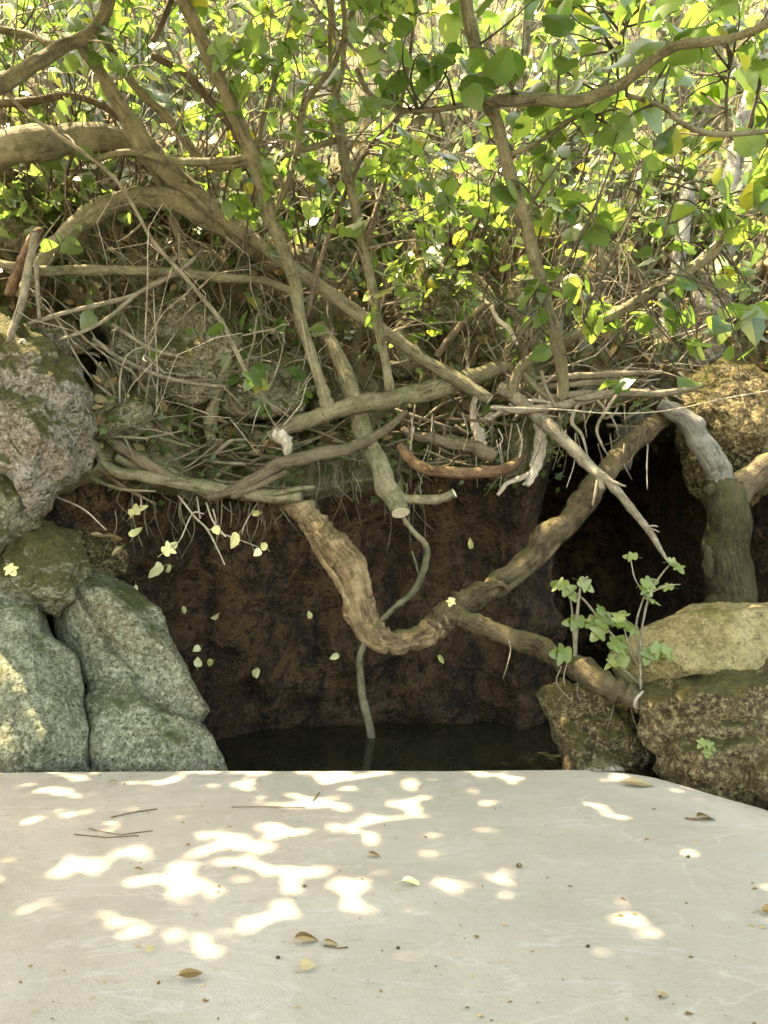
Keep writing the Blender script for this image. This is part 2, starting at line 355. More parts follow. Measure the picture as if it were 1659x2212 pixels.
pool = [(-1.9, 2.4), (2.4, 2.4), (2.6, 4), (2.5, 7.6), (.5, 7.6), (-1.9, 5.2)]
tag(link('pool_water', mesh('pool_water', [(x, y, WZ) for x, y in pool], [tuple(range(6))], False), M_water), kind='structure')

# ------------------------------------------------------------------ boulders
def dist_poly(px, py, pl):
    best = np.full(px.shape, 1e9)
    for (ax, ay), (bx, by) in zip(pl, pl[1:]):
        dx, dy = bx-ax, by-ay; t = np.clip(((px-ax)*dx+(py-ay)*dy)/(dx*dx+dy*dy+1e-9), 0, 1)
        best = np.minimum(best, np.hypot(px-ax-t*dx, py-ay-t*dy))
    return best
def boulder(name, outline, Y0, thick, mat, label, lean=0.0, cracks=(), rough=.10, seed=1, back=None, M=130, K=64, block=.62, side=0.0, parent=None, cat='boulder', group=None):
    ol = crom(list(outline)+[outline[0]], 8)[:-1]
    seg = np.hypot(*(np.roll(ol, -1, 0)-ol).T); cum = np.concatenate([[0], np.cumsum(seg)]); tot = cum[-1]
    u = np.linspace(0, tot, M, endpoint=False); olc = np.vstack([ol, ol[:1]])
    px = np.interp(u, cum, olc[:, 0]); py = np.interp(u, cum, olc[:, 1])
    cx, cy = px.mean(), py.mean(); back = thick if back is None else back
    A = np.zeros((K+1, M)); XX = A.copy(); YY = A.copy(); DD = A.copy()
    for k in range(K+1):
        ph = math.pi*k/K; t = max(math.sin(ph), 0)**block; c = math.cos(ph)
        XX[k] = cx+(px-cx)*t; YY[k] = cy+(py-cy)*t
        DD[k] = -(thick if c > 0 else -back)*abs(c)**.8
    dep = Y0+DD+lean*(cy-YY)/F*Y0+side*(XX-cx)/F*Y0
    for pl, w, dp in cracks:
        d = dist_poly(XX, YY, pl); g = np.exp(-(d/w)**2)*dp
        dep += g*(DD < 0)
    pts = [P(XX[k, j], YY[k, j], dep[k, j]) for k in range(K+1) for j in range(M)]
    size = math.sqrt(np.ptp(px)*np.ptp(py))/F*Y0
    cen = P(cx, cy, Y0); out = []
    rr = random.Random(int(seed*7)); fac = []
    for _ in range(16):
        n = V((rr.gauss(0, .75), -abs(rr.gauss(.8, .5)), rr.gauss(.15, .7))).normalized()
        sup = sorted((p-cen).dot(n) for p in pts[::7]); fac.append((n, sup[-1]*rr.uniform(.72, .92)))
    for p in pts:
        for n, d in fac:
            e = (p-cen).dot(n)-d
            if e > 0: p = p-n*e*.8
        n = (p-cen).normalized()
        d = fr(p, 1.3/size, 5, seed)*rough*1.3+abs(fr(p, 2.6/size, 5, seed+3))*rough*.9-rough*.35+fr(p, 9/size, 4, seed+7)*rough*.32+abs(fr(p, 24/size, 3, seed+9))*rough*.16
        d += (noise.voronoi(p*(2.2/size)+V((seed, 0, 0)))[0][0]-.35)*rough*.6
        out.append(p+n*d*size)
    f = [(k*M+j, k*M+(j+1) % M, (k+1)*M+(j+1) % M, (k+1)*M+j) for k in range(K) for j in range(M)]
    me = mesh(name, out, f); me.validate()
    o = link(name, me, mat, parent)
    if parent is None: tag(o, label, cat, group)
    return o

R = {}
boulder('boulder', [(-150, 1205), (-40, 1165), (10, 1185), (45, 1225), (80, 1275), (105, 1345), (145, 1400), (180, 1450), (188, 1540), (180, 1640), (165, 1740), (-150, 1760)], 3.42, .36, M_rockL,
        'big pale green-grey boulder at the left edge of the terrace', lean=.35, seed=2, rough=.05, side=.1,
        cracks=[([(0, 1640), (60, 1665), (130, 1670)], 14, .05), ([(40, 1420), (90, 1480), (110, 1560)], 18, .02)])
boulder('boulder', [(92, 1250), (118, 1205), (160, 1188), (215, 1215), (275, 1262), (335, 1312), (368, 1378), (402, 1440), (428, 1500), (466, 1582), (430, 1600), (340, 1560), (230, 1500), (165, 1440), (125, 1370)], 3.66, .26, M_rockL,
        'long sloping grey-green boulder leaning beside the dark pool', lean=.30, seed=5, rough=.045,
        cracks=[([(150, 1250), (200, 1330), (245, 1400), (300, 1460), (380, 1520), (470, 1575)], 9, .07), ([(110, 1300), (170, 1360), (235, 1395)], 22, .07)])
boulder('boulder', [(232, 1385), (262, 1420), (300, 1470), (360, 1515), (420, 1545), (462, 1580), (484, 1625), (500, 1700), (480, 1760), (190, 1760), (184, 1640), (186, 1540), (188, 1450)], 3.42, .26, M_rockL,
        'low grey boulder with brown flecks where pool and terrace meet', lean=.35, seed=9, rough=.045,
        cracks=[([(190, 1500), (215, 1440), (262, 1425), (300, 1475)], 7, .04)])
boulder('boulder', [(-20, 1150), (70, 1118), (130, 1155), (175, 1195), (205, 1240), (140, 1310), (60, 1300), (-20, 1235)], 3.62, .24, M_rockM,
        'flat moss-covered rock wedged on top of the left boulders', lean=.5, seed=11, rough=.11, M=120, K=60)
boulder('boulder', [(-120, 985), (-10, 992), (42, 1040), (70, 1095), (66, 1140), (20, 1190), (-40, 1215), (-120, 1220)], 3.5, .25, M_rockM,
        'rounded mossy boulder at the left edge below the pitted one', lean=.2, seed=13, rough=.10, M=120, K=60)
boulder('boulder', [(-180, 660), (-40, 670), (40, 705), (95, 745), (140, 795), (182, 850), (194, 905), (196, 965), (160, 1010), (120, 1045), (100, 1092), (70, 1100), (35, 1040), (-30, 1000), (-180, 980)], 3.55, .38, M_rockU,
        'large pitted limestone boulder with moss cap overhanging at left', lean=.15, seed=17, rough=.085, M=170, K=80,
        cracks=[([(60, 880), (75, 905)], 13, .09), ([(40, 830), (48, 842)], 10, .05), ([(100, 1010), (120, 1018)], 9, .06), ([(20, 760), (30, 790)], 10, .05), ([(130, 985), (150, 990)], 8, .05), ([(0, 930), (30, 960)], 12, .05)])
boulder('boulder', [(72, 712), (110, 690), (165, 694), (196, 715), (200, 750), (150, 775), (95, 765)], 4.1, .16, M_rockU,
        'small blue-grey rock block behind the pitted left boulder', seed=19, rough=.07, M=80, K=40)
boulder('boulder', [(1335, 1415), (1370, 1375), (1420, 1345), (1475, 1318), (1560, 1305), (1690, 1300), (1850, 1310), (1850, 1450), (1700, 1475), (1560, 1470), (1480, 1465), (1400, 1490), (1350, 1465)], 3.35, .3, M_rockR,
        'smooth yellow boulder on top of the right rock pile', lean=.45, seed=23, rough=.05,
        cracks=[([(1420, 1440), (1500, 1405), (1600, 1415), (1700, 1430)], 10, .04)])
boulder('boulder', [(1388, 1500), (1440, 1460), (1530, 1440), (1700, 1430), (1850, 1440), (1850, 1640), (1640, 1670), (1520, 1670), (1420, 1640), (1392, 1580)], 3.12, .27, M_rockRd,
        'dark crusty rock in the middle of the right pile', lean=.3, seed=27, rough=.10,
        cracks=[([(1560, 1440), (1620, 1455), (1720, 1450)], 8, .06), ([(1440, 1590), (1500, 1560), (1600, 1560)], 9, .05)])
boulder('boulder', [(1398, 1660), (1412, 1600), (1470, 1560), (1560, 1545), (1700, 1545), (1850, 1570), (1850, 1850), (1600, 1800), (1480, 1750), (1405, 1710)], 2.98, .24, M_rockRd,
        'wide brown rock at the foot of the right pile', lean=.3, seed=31, rough=.09,
        cracks=[([(1560, 1600), (1590, 1680), (1560, 1740)], 12, .04)])
boulder('boulder', [(1168, 1510), (1180, 1478), (1215, 1462), (1270, 1475), (1330, 1510), (1384, 1535), (1398, 1600), (1392, 1690), (1370, 1780), (1250, 1780), (1225, 1640), (1190, 1580)], 3.4, .27, M_rockRd,
        'ribbed brown rock rising from the pool under the cut root', lean=.12, seed=37, rough=.10,
        cracks=[([(1290, 1560), (1270, 1640), (1290, 1700)], 12, .06), ([(1240, 1540), (1235, 1600)], 10, .03)])
boulder('boulder', [(1622, 1680), (1645, 1648), (1700, 1630), (1780, 1640), (1780, 1760), (1660, 1735), (1628, 1715)], 2.66, .12, M_rockRd,
        'small round rock at the right edge beside the terrace', seed=41, rough=.07, M=80, K=40)
boulder('stone', [(1262, 1655), (1280, 1642), (1310, 1640), (1340, 1652), (1345, 1664), (1300, 1668), (1265, 1665)], 2.99, .05, M_rockU,
        'pale flat stone lying on the back corner of the terrace', seed=43, rough=.09, M=60, K=30, cat='stone')
boulder('boulder', [(1478, 850), (1520, 790), (1590, 770), (1660, 800), (1720, 900), (1700, 1040), (1600, 1090), (1520, 1060), (1485, 960)], 4.75, .3, M_rockRd,
        'mossy rock bulging behind the forked tree trunk', seed=47, rough=.08)
boulder('boulder', [(1495, 700), (1505, 600), (1540, 545), (1570, 600), (1580, 720), (1560, 830), (1500, 830)], 5.0, .22, M_rockU,
        'upright pale limestone block among shrubs on the right', seed=51, rough=.09)
boulder('boulder', [(70, 1075), (140, 1085), (200, 1110), (262, 1165), (290, 1215), (250, 1260), (190, 1240), (130, 1190), (80, 1140)], 3.98, .18, M_rockRd,
        'dark mossy ledge in the shadow under the pitted boulder', seed=55, rough=.13, M=100, K=48)
for i, (x, y, s, lab) in enumerate([(395, 770, 165, 'mossy tan outcrop above the left end of the roots'), (560, 830, 110, 'low mossy rock behind the dangling vine loop'), (270, 900, 70, 'shadowed mossy rock right of the pitted boulder'),
                                    (960, 650, 140, 'pale dry rock in the middle of the slope'), (1060, 480, 120, 'sunlit bare rock high on the slope'), (690, 560, 80, 'grey rock half hidden behind the central stems'), (30, 480, 90, 'bluish rock on the far left slope'), (880, 760, 80, 'tan rock just above the cut log')]):
    h, n = on_hill(x, y); rr = random.Random(i)
    ol = [(x+s*(.8+.35*rr.random())*math.cos(a), y+s*.8*(.75+.35*rr.random())*math.sin(a)) for a in np.linspace(0, 2*math.pi, 9)[:-1]]
    boulder('outcrop', ol, h.y+.05, .3*s/100, M_rockB, lab, seed=60+i*3, rough=.10, M=90, K=44, lean=.3, cat='rock', group='rocks on the slope')

# ------------------------------------------------------------------ leaves
def leaf_verts(kind, bend=.25, fold=.25, curl=0.0):
    if kind == 'fig':
        h = [(0, 0), (.10, -.05), (.28, -.02), (.40, .10), (.36, .20), (.27, .29), (.40, .36), (.54, .52), (.48, .60), (.36, .58), (.24, .54), (.26, .68), (.20, .84), (.10, .97), (0, 1.02)]
    elif kind == 'broad':
        h = [(0, 0), (.16, -.04), (.36, .06), (.46, .24), (.44, .40), (.48, .50), (.36, .62), (.26, .78), (.12, .94), (0, 1.05)]
    else:
        h = [(0, 0), (.14, .10), (.25, .30), (.27, .5), (.20, .74), (.09, .92), (0, 1.05)]
    v = []; f = []
    def z(x, y): return -fold*abs(x)**1.3*.9*(-1)-bend*y*y+curl*math.sin(x*5+y*4)*.08
    mid = [(0, y) for _, y in h]
    n = len(h)
    my = np.linspace(0, h[-1][1], n)
    for s in (1, -1):
        b = len(v)
        for x, y in h: v.append((s*x, y, z(x, y)))
        for y in my: v.append((0, y, z(0, y)))
        for i in range(n-1):
            q = (b+i, b+i+1, b+n+i+1, b+n+i); f.append(q if s > 0 else q[::-1])
    # petiole
    b = len(v); v += [(-.012, 0, 0), (.012, 0, 0), (.012, -.38, -.10), (-.012, -.38, -.10)]; f.append((b, b+1, b+2, b+3))
    return v, f
def leaf_mesh(kind, mat, **k):
    v, f = leaf_verts(kind, **k); me = mesh('leaf', v, f); me.materials.append(mat)
    return me
LEAF = {(k, m.name): [leaf_mesh(k, m, bend=b, fold=fo, curl=c) for b, fo, c in ((.15, .2, .3), (.32, .35, .6), (.05, .1, .8), (.25, -.1, .5))]
        for k in ('fig', 'broad', 'oval') for m in (M_leaf, M_pale, M_darkleaf, M_yel_lit, M_dry, M_sap)}
def low(kind):                                        # 8-vertex version for joined foliage
    if kind == 'fig': o = [(0, 0), (.36, .04), (.24, .28), (.50, .52), (.20, .54), (0, 1.02), (-.20, .54), (-.50, .52), (-.24, .28), (-.36, .04)]
    elif kind == 'broad': o = [(0, 0), (.34, .06), (.46, .36), (.30, .70), (0, 1.05), (-.30, .70), (-.46, .36), (-.34, .06)]
    else: o = [(0, 0), (.22, .25), (.25, .52), (0, 1.05), (-.25, .52), (-.22, .25)]
    v = np.array([(x, y, .22*abs(x)-.22*y*y) for x, y in o]+[(0, .42, -.05)])
    n = len(o); f = np.array([(i, (i+1) % n, n) for i in range(n)]); return v, f
def frame(nrm, fwd):
    z = nrm.normalized(); y = (fwd-z*fwd.dot(z))
    y = y.normalized() if y.length > 1e-4 else z.orthogonal().normalized()
    x = y.cross(z); return Matrix((x, y, z)).transposed()
def rv():
    while True:
        q = V((random.uniform(-1, 1), random.uniform(-1, 1), random.uniform(-1, 1)))
        if .01 < q.length < 1: return q.normalized()
def leaf_pose(p, size, upw=.6, cam=.25):
    n = V((0, -cam, upw))+rv()*.75; fw = rv()+V((0, -.1, -.35)); return p, frame(n, fw), size
def leaf_objs(poses, kind, mat, parent, name='leaf'):
    base = parent.location
    for p, R_, s in poses:
        o = bpy.data.objects.new(name, random.choice(LEAF[(kind, mat.name)])); C.objects.link(o); o.parent = parent
        o.matrix_basis = Matrix.Translation(p-base) @ R_.to_4x4() @ Matrix.Diagonal((s*random.uniform(.85, 1.15), s, s, 1))
def leaf_stuff(poses, kind, mat, parent, name='foliage'):
    if not poses: return None
    v, f = low(kind); n = len(v)
    Rm = np.array([np.array(R_)*s for _, R_, s in poses]); T = np.array([tuple(p) for p, _, _ in poses])
    vv = np.einsum('kij,nj->kni', Rm, v)+T[:, None, :]
    ff = f[None]+(np.arange(len(poses))*n)[:, None, None]
    me = mesh_np(name, vv.reshape(-1, 3), ff.reshape(-1, 3)); o = link(name, me, mat, parent); o['kind'] = 'stuff'; return o
def split_leaves(poses, kind, mat, parent, nobj):     # the ones that show largest become single leaves
    def key(e):
        p = e[0]; x = abs(p.x/p.y)/.5 if p.y > .3 else 9; z = abs((p.z-CAMZ)/p.y)/.667 if p.y > .3 else 9
        return (-e[2]/p.y) if max(x, z) < 1.05 else 1
    poses = sorted(poses, key=key); k = min(nobj, sum(1 for e in poses if key(e) < 0))
    leaf_objs(poses[:k], kind, mat, parent); leaf_stuff(poses[k:], kind, mat, parent)

def twig(name, path, r0, r1, mat, parent, sides=5):
    n = len(path); return tube_obj(name, path, [r0+(r1-r0)*i/(n-1) for i in range(n)], sides, mat, parent, seed=random.random()*40)
def curve_to(a, b, bow=.25, n=8, wig=.05):
    d = b-a; L = d.length; side = rv(); side = (side-d*(side.dot(d)/(L*L+1e-9)))*L*bow+V((0, 0, L*bow*.4)); out = []; s = random.random()*99
    for i in range(n):
        t = i/(n-1); p = a+d*t+side*(4*t*(1-t))*.5
        p += V((noise.noise(p*4+V((s, 0, 0))), noise.noise(p*4+V((0, s, 0))), noise.noise(p*4+V((0, 0, s)))))*wig*L*min(1, 3*t)*min(1, 2)
        out.append(p)
    return out
def dress(parent, targets, kind, lmat, tmat, size, nobj, per=(2, 5), r=(.006, .002), reach=1.6, twigs_as_parts=True):
    """twigs from the nearest limb out to the target points, leaves along the outer part"""
    an = ANCH[parent.name]; poses = []; A = np.array([tuple(p) for p, _ in an])
    for tg in targets:
        d = np.linalg.norm(A-np.array(tuple(tg)), axis=1)+rng.random(len(A))*.35
        i = int(d.argmin()); a = an[i][0]
        if (a-tg).length > reach:                     # too far: stop short on the way
            a = tg+(a-tg).normalized()*reach*.0+V((random.uniform(-.2, .2), random.uniform(.1, .3), -random.uniform(.3, .7))) if False else a
        path = curve_to(a, tg, .3, 9); twig('twig', path, r[0], r[1], tmat, parent)
        an.extend((p, .002) for p in path[4:]) if False else None
        for _ in range(random.randint(*per)):
            t = random.uniform(.55, 1.0); k = min(int(t*8), 7); q = path[k].lerp(path[k+1], t*8-k)
            q = q+rv()*.06; poses.append(leaf_pose(q, size*random.uniform(.65, 1.25)))
    split_leaves(poses, kind, lmat, parent, nobj)
def targets(rects):
    out = []
    for (x0, y0, x1, y1, n, Y0, Y1) in rects:
        for _ in range(n): out.append(P(random.uniform(x0, x1), random.uniform(y0, y1), random.uniform(Y0, Y1)))
    return out

# ------------------------------------------------------------------ central fig tree
random.seed(306)
base = P(1060, 800, 4.3)
TA = empty('fig_tree', base); tag(TA, 'fig tree rising in thin stems from the lopped horizontal log at centre', 'tree', 'fig trees over the pool')
limb('log', [(580, 946, 26, 3.88), (640, 918, 34, 3.9), (720, 888, 38, 3.9), (850, 862, 40, 4.0), (950, 838, 40, 4.1), (1030, 812, 38, 4.25), (1090, 796, 30, 4.4), (1150, 800, 26, 4.6)], M_bark, TA, 12, cut=M_cut)
limb('stem', [(712, 893, 30, 3.9), (690, 820, 24, 3.87), (650, 690, 25, 3.82), (632, 600, 28, 3.8), (590, 480, 28, 3.7), (545, 340, 30, 3.6), (490, 210, 29, 3.5), (430, 75, 30, 3.4), (370, -60, 28, 3.3)], M_bark, TA, 10, rough=.12)
limb('stem', [(847, 866, 22, 4.0), (828, 750, 18, 3.95), (802, 620, 20, 3.9), (770, 460, 22, 3.85), (740, 320, 23, 3.8), (722, 180, 20, 3.75), (716, 40, 17, 3.7), (700, -60, 14, 3.7)], M_bark, TA, 9, rough=.12)
limb('lopped_branch', [(690, 700, 26, 4.2), (742, 800, 34, 4.12), (788, 930, 42, 3.98), (825, 1020, 46, 3.85), (848, 1075, 46, 3.8), (862, 1108, 38, 3.74)], M_bark, TA, 12, rough=.15, cut=M_cut)
limb('branch_stub', [(838, 1062, 26, 3.8), (880, 1078, 22, 3.78), (930, 1080, 20, 3.76), (958, 1074, 20, 3.74), (982, 1064, 19, 3.72)], M_bark, TA, 10, rough=.15, cut=M_cut)
limb('stem', [(625, 560, 14, 3.85), (560, 440, 12, 3.9), (560, 300, 12, 3.9), (600, 150, 11, 3.9), (640, 0, 10, 3.9)], M_bark, TA, 7, rough=.1)
limb('stem', [(745, 330, 16, 3.8), (720, 250, 14, 3.75), (740, 150, 12, 3.7), (745, 40, 12, 3.65), (730, -50, 10, 3.6)], M_bark, TA, 7, rough=.1)
limb('stem', [(845, 640, 12, 4.3), (800, 520, 12, 4.3), (830, 400, 12, 4.3), (850, 300, 11, 4.2), (880, 150, 10, 4.1), (900, -20, 9, 4.0)], M_barkd, TA, 7, rough=.1)
limb('stem', [(735, 850, 14, 4.2), (718, 720, 12, 4.2), (715, 640, 11, 4.2), (760, 580, 10, 4.2), (800, 470, 9, 4.2)], M_barkd, TA, 7, rough=.1)
limb('branch', [(560, 330, 20, 3.6), (500, 345, 18, 3.6), (400, 350, 17, 3.65), (290, 330, 15, 3.7), (200, 345, 12, 3.8)], M_bark, TA, 8, rough=.12)
limb('branch', [(730, 300, 14, 3.8), (640, 330, 13, 3.75), (560, 350, 12, 3.7)], M_bark, TA, 7, rough=.1)
limb('branch', [(590, 470, 16, 3.7), (640, 340, 15, 3.6), (655, 230, 14, 3.55), (720, 140, 12, 3.5), (760, 30, 12, 3.4), (790, -50, 10, 3.3)], M_bark, TA, 7, rough=.1)
limb('branch', [(660, 690, 12, 3.85), (700, 540, 11, 3.9), (745, 420, 10, 3.9), (790, 330, 9, 3.9), (860, 250, 8, 3.9)], M_barkd, TA, 6, rough=.1)
limb('dead_stub', [(596, 938, 30, 3.86), (612, 946, 30, 3.84), (620, 962, 22, 3.82), (618, 985, 14, 3.8)], M_dead, TA, 9, rough=.4)
# ------------------------------------------------------------------ left fig tree
random.seed(307)
TB = empty('fig_tree', P(120, 520, 4.3)); tag(TB, 'fig tree with thick arching limbs reaching in from the left', 'tree', 'fig trees over the pool')
limb('limb', [(170, 90, 22, 3.55), (250, 215, 32, 3.65), (330, 335, 42, 3.75), (420, 420, 38, 3.85), (520, 500, 34, 3.95), (620, 570, 31, 3.95), (720, 640, 29, 4.05), (850, 730, 28, 4.05), (980, 815, 28, 4.05), (1060, 862, 26, 4.00)], M_bark, TB, 10, cut=M_cut)
limb('limb', [(40, 640, 21, 3.75), (95, 560, 33, 3.80), (140, 510, 39, 3.85), (220, 452, 43, 3.90), (320, 426, 45, 3.95), (420, 450, 47, 3.95), (520, 520, 45, 4.05), (600, 575, 37, 4.15)], M_bark, TB, 11)
limb('limb', [(-80, 345, 63, 3.60), (60, 312, 67, 3.55), (170, 300, 63, 3.75), (290, 318, 53, 3.95), (370, 370, 47, 4.05), (460, 450, 39, 4.15), (560, 545, 33, 4.15)], M_bark, TB, 12)
limb('branch', [(-60, 215, 34, 3.2), (0, 182, 34, 3.25), (60, 148, 32, 3.3), (130, 105, 28, 3.4), (215, 55, 24, 3.5), (250, -60, 22, 3.5)], M_bark, TB, 10, rough=.15)
limb('branch', [(220, 75, 18, 3.7), (295, 190, 18, 3.75), (370, 265, 19, 3.8), (425, 335, 20, 3.85), (475, 362, 18, 3.85), (545, 345, 18, 3.7)], M_bark, TB, 9, rough=.12)
limb('branch', [(320, 345, 20, 4.1), (350, 400, 22, 4.1), (370, 460, 22, 4.1), (395, 540, 20, 4.1), (405, 590, 18, 4.1), (428, 720, 17, 4.1), (436, 800, 16, 4.15), (455, 900, 14, 4.2)], M_bark, TB, 9, rough=.2)
limb('branch', [(-40, 560, 18, 3.6), (60, 582, 20, 3.6), (150, 585, 22, 3.7), (300, 585, 22, 3.8), (450, 597, 22, 3.9), (560, 605, 18, 4.0), (640, 632, 15, 4.1)], M_bark, TB, 9, rough=.15)
limb('branch', [(330, 120, 16, 3.8), (400, 158, 18, 3.85), (450, 210, 20, 3.9), (500, 275, 20, 3.9), (545, 350, 18, 3.9)], M_barkd, TB, 8, rough=.12)
limb('branch', [(330, 90, 12, 3.8), (355, 40, 13, 3.8), (385, -40, 12, 3.8)], M_barkd, TB, 7, rough=.1)
limb('branch', [(-20, 60, 18, 3.7), (60, 75, 16, 3.7), (130, 95, 16, 3.6), (220, 60, 14, 3.5)], M_bark, TB, 8, rough=.1)
limb('branch', [(-20, 222, 20, 3.9), (60, 220, 18, 3.9), (150, 205, 16, 3.9), (230, 235, 15, 3.95), (300, 290, 14, 4.0)], M_barkd, TB, 8, rough=.1)
limb('branch', [(75, 500, 16, 3.5), (60, 600, 18, 3.5), (40, 680, 18, 3.45), (15, 745, 12, 3.4)], M_twig, TB, 8, rough=.15)
limb('branch', [(80, 570, 10, 3.5), (82, 640, 10, 3.5), (85, 690, 8, 3.5)], M_twig, TB, 6, rough=.1)
limb('branch', [(0, 190, 9, 3.4), (80, 260, 9, 3.4), (180, 330, 9, 3.45), (260, 400, 9, 3.5), (330, 520, 9, 3.6), (400, 600, 10, 3.7), (480, 700, 12, 3.8), (540, 820, 12, 3.85), (600, 890, 13, 3.9)], M_twig, TB, 6, rough=.1)
limb('branch', [(60, 700, 9, 3.5), (160, 670, 10, 3.6), (280, 640, 10, 3.7), (380, 590, 10, 3.8), (440, 540, 9, 3.9)], M_twig, TB, 6, rough=.1)
limb('branch', [(130, 735, 9, 3.6), (215, 700, 9, 3.65), (290, 640, 9, 3.7), (350, 600, 8, 3.8)], M_twig, TB, 6, rough=.1)
limb('branch', [(200, 730, 11, 3.7), (260, 775, 11, 3.75), (340, 810, 10, 3.8), (430, 830, 9, 3.8), (490, 835, 7, 3.8)], M_twig, TB, 7, rough=.1)
limb('branch', [(240, 700, 10, 3.7), (320, 750, 9, 3.75), (400, 775, 7, 3.8)], M_twig, TB, 6, rough=.1)
limb('branch', [(480, 700, 16, 4.0), (500, 780, 20, 4.0), (470, 850, 24, 4.05), (455, 920, 26, 4.1), (462, 965, 18, 4.1)], M_bark, TB, 9, rough=.2)
limb('branch', [(430, 620, 14, 4.2), (470, 740, 15, 4.2), (485, 830, 18, 4.2), (488, 960, 14, 4.2)], M_barkd, TB, 8, rough=.2)
limb('vine_loop', [(490, 815, 9, 4.0), (500, 870, 10, 4.0), (530, 895, 10, 4.0), (560, 870, 10, 4.0), (555, 830, 9, 4.0), (520, 850, 7, 4.0)], M_barkd, TB, 6, rough=.1)
# ------------------------------------------------------------------ right fig tree
random.seed(308)
TC = empty('fig_tree', P(1215, 880, 4.1)); tag(TC, 'leafy fig tree with a slender leaning stem on the right', 'tree', 'fig trees over the pool')
limb('stem', [(985, -70, 25, 3.2), (1000, -20, 26, 3.2), (1020, 80, 28, 3.2), (1045, 200, 31, 3.2), (1072, 260, 26, 3.3), (1110, 400, 28, 3.4), (1140, 500, 28, 3.5), (1165, 600, 27, 3.6), (1192, 700, 27, 3.8), (1212, 800, 26, 4.0), (1215, 890, 24, 4.1)], M_bark, TC, 10, rough=.12)
limb('limb', [(1055, 215, 24, 3.2), (1130, 213, 27, 3.1), (1250, 216, 26, 3.0), (1340, 187, 25, 2.9), (1410, 130, 23, 2.8), (1470, 97, 20, 2.7), (1560, 87, 18, 2.6), (1640, 60, 17, 2.5), (1720, 10, 17, 2.4)], M_bark, TC, 10, rough=.12)
limb('branch', [(1050, 218, 14, 3.2), (950, 235, 12, 3.25), (860, 238, 12, 3.3), (800, 205, 12, 3.35), (770, 150, 10, 3.4)], M_bark, TC, 8, rough=.1)
limb('limb', [(1720, 430, 12, 3.6), (1650, 445, 13, 3.6), (1590, 480, 16, 3.6), (1540, 545, 20, 3.7), (1450, 610, 23, 3.75), (1370, 655, 25, 3.8), (1290, 700, 24, 3.9), (1200, 745, 22, 4.0), (1130, 790, 22, 4.05), (1100, 860, 22, 4.1)], M_bark, TC, 9, rough=.12)
limb('branch', [(1354, 205, 10, 2.95), (1429, 230, 11, 3.0), (1479, 270, 12, 3.0), (1554, 290, 12, 3.0), (1700, 280, 12, 3.0)], M_bark, TC, 7, rough=.1)
limb('branch', [(1590, 480, 8, 3.6), (1540, 440, 8, 3.6), (1500, 400, 7, 3.6)], M_bark, TC, 6, rough=.1)
limb('branch', [(1105, 335, 12, 3.35), (1160, 310, 10, 3.3), (1230, 260, 9, 3.2), (1270, 225, 9, 3.1)], M_bark, TC, 6, rough=.1)
limb('branch', [(1215, 880, 18, 4.1), (1160, 840, 16, 4.1), (1120, 800, 12, 4.1)], M_bark, TC, 7, rough=.1)
for (x0, y0, x1, y1, w) in [(1650, 60, 1610, 300, 9), (1590, 80, 1570, 290, 8), (1360, 40, 1300, 260, 7), (1240, 310, 1100, 520, 7), (1330, 330, 1230, 560, 7), (1300, 420, 1150, 700, 7), (1480, 330, 1380, 640, 7), (1410, 360, 1260, 690, 6)]:
    limb('branch', [(x0, y0, w*.6, 3.3), ((x0+x1)/2+random.uniform(-14, 14), (y0+y1)/2, w*.8, 3.4), (x1, y1, w, 3.5)], M_twigd, TC, 6, rough=.1)

dress(TA, targets([(480, -60, 1000, 300, 46, 3.0, 4.4), (520, 250, 1000, 520, 22, 3.4, 4.6), (560, 540, 1000, 860, 9, 3.6, 4.2)]), 'fig', M_leaf, M_twig, .105, 240, per=(1, 4))
dress(TB, targets([(0, -60, 520, 160, 40, 3.4, 4.8), (0, 140, 560, 420, 18, 4.1, 5.0), (40, 440, 500, 720, 14, 4.0, 4.6)]), 'fig', M_leaf, M_twig, .10, 240, per=(1, 3))
dress(TC, targets([(980, -60, 1700, 160, 50, 2.9, 4.0), (1020, 160, 1700, 420, 62, 3.0, 4.1), (1080, 400, 1680, 740, 76, 3.3, 4.2), (1350, 700, 1680, 860, 10, 3.4, 3.9), (820, 40, 1010, 300, 10, 2.6, 3.2)]), 'broad', M_leaf, M_twigd, .11, 300, per=(1, 3))
# single broken twigs of the trees
def bare(parent, tg, mat, r=(.006, .002)):
    an = ANCH[parent.name]; A = np.array([tuple(p) for p, _ in an])
    for t in tg:
        d = np.linalg.norm(A-np.array(tuple(t)), axis=1)+rng.random(len(A))*.6; a = an[int(d.argmin())][0]
        path = curve_to(a, t, .35, 9, .08); twig('twig', path, r[0]*random.uniform(.6, 1.3), r[1], mat, parent)
bare(TA, targets([(500, 300, 1050, 900, 60, 3.5, 4.5), (450, 0, 1000, 400, 40, 3.4, 4.6)]), M_twig)
bare(TB, targets([(0, 150, 650, 760, 110, 3.5, 4.7), (0, -40, 500, 300, 40, 3.4, 4.6), (250, 650, 650, 950, 30, 3.7, 4.2)]), M_twig)
bare(TC, targets([(1000, 300, 1659, 850, 60, 3.3, 4.3)]), M_twigd, (.0055, .002))
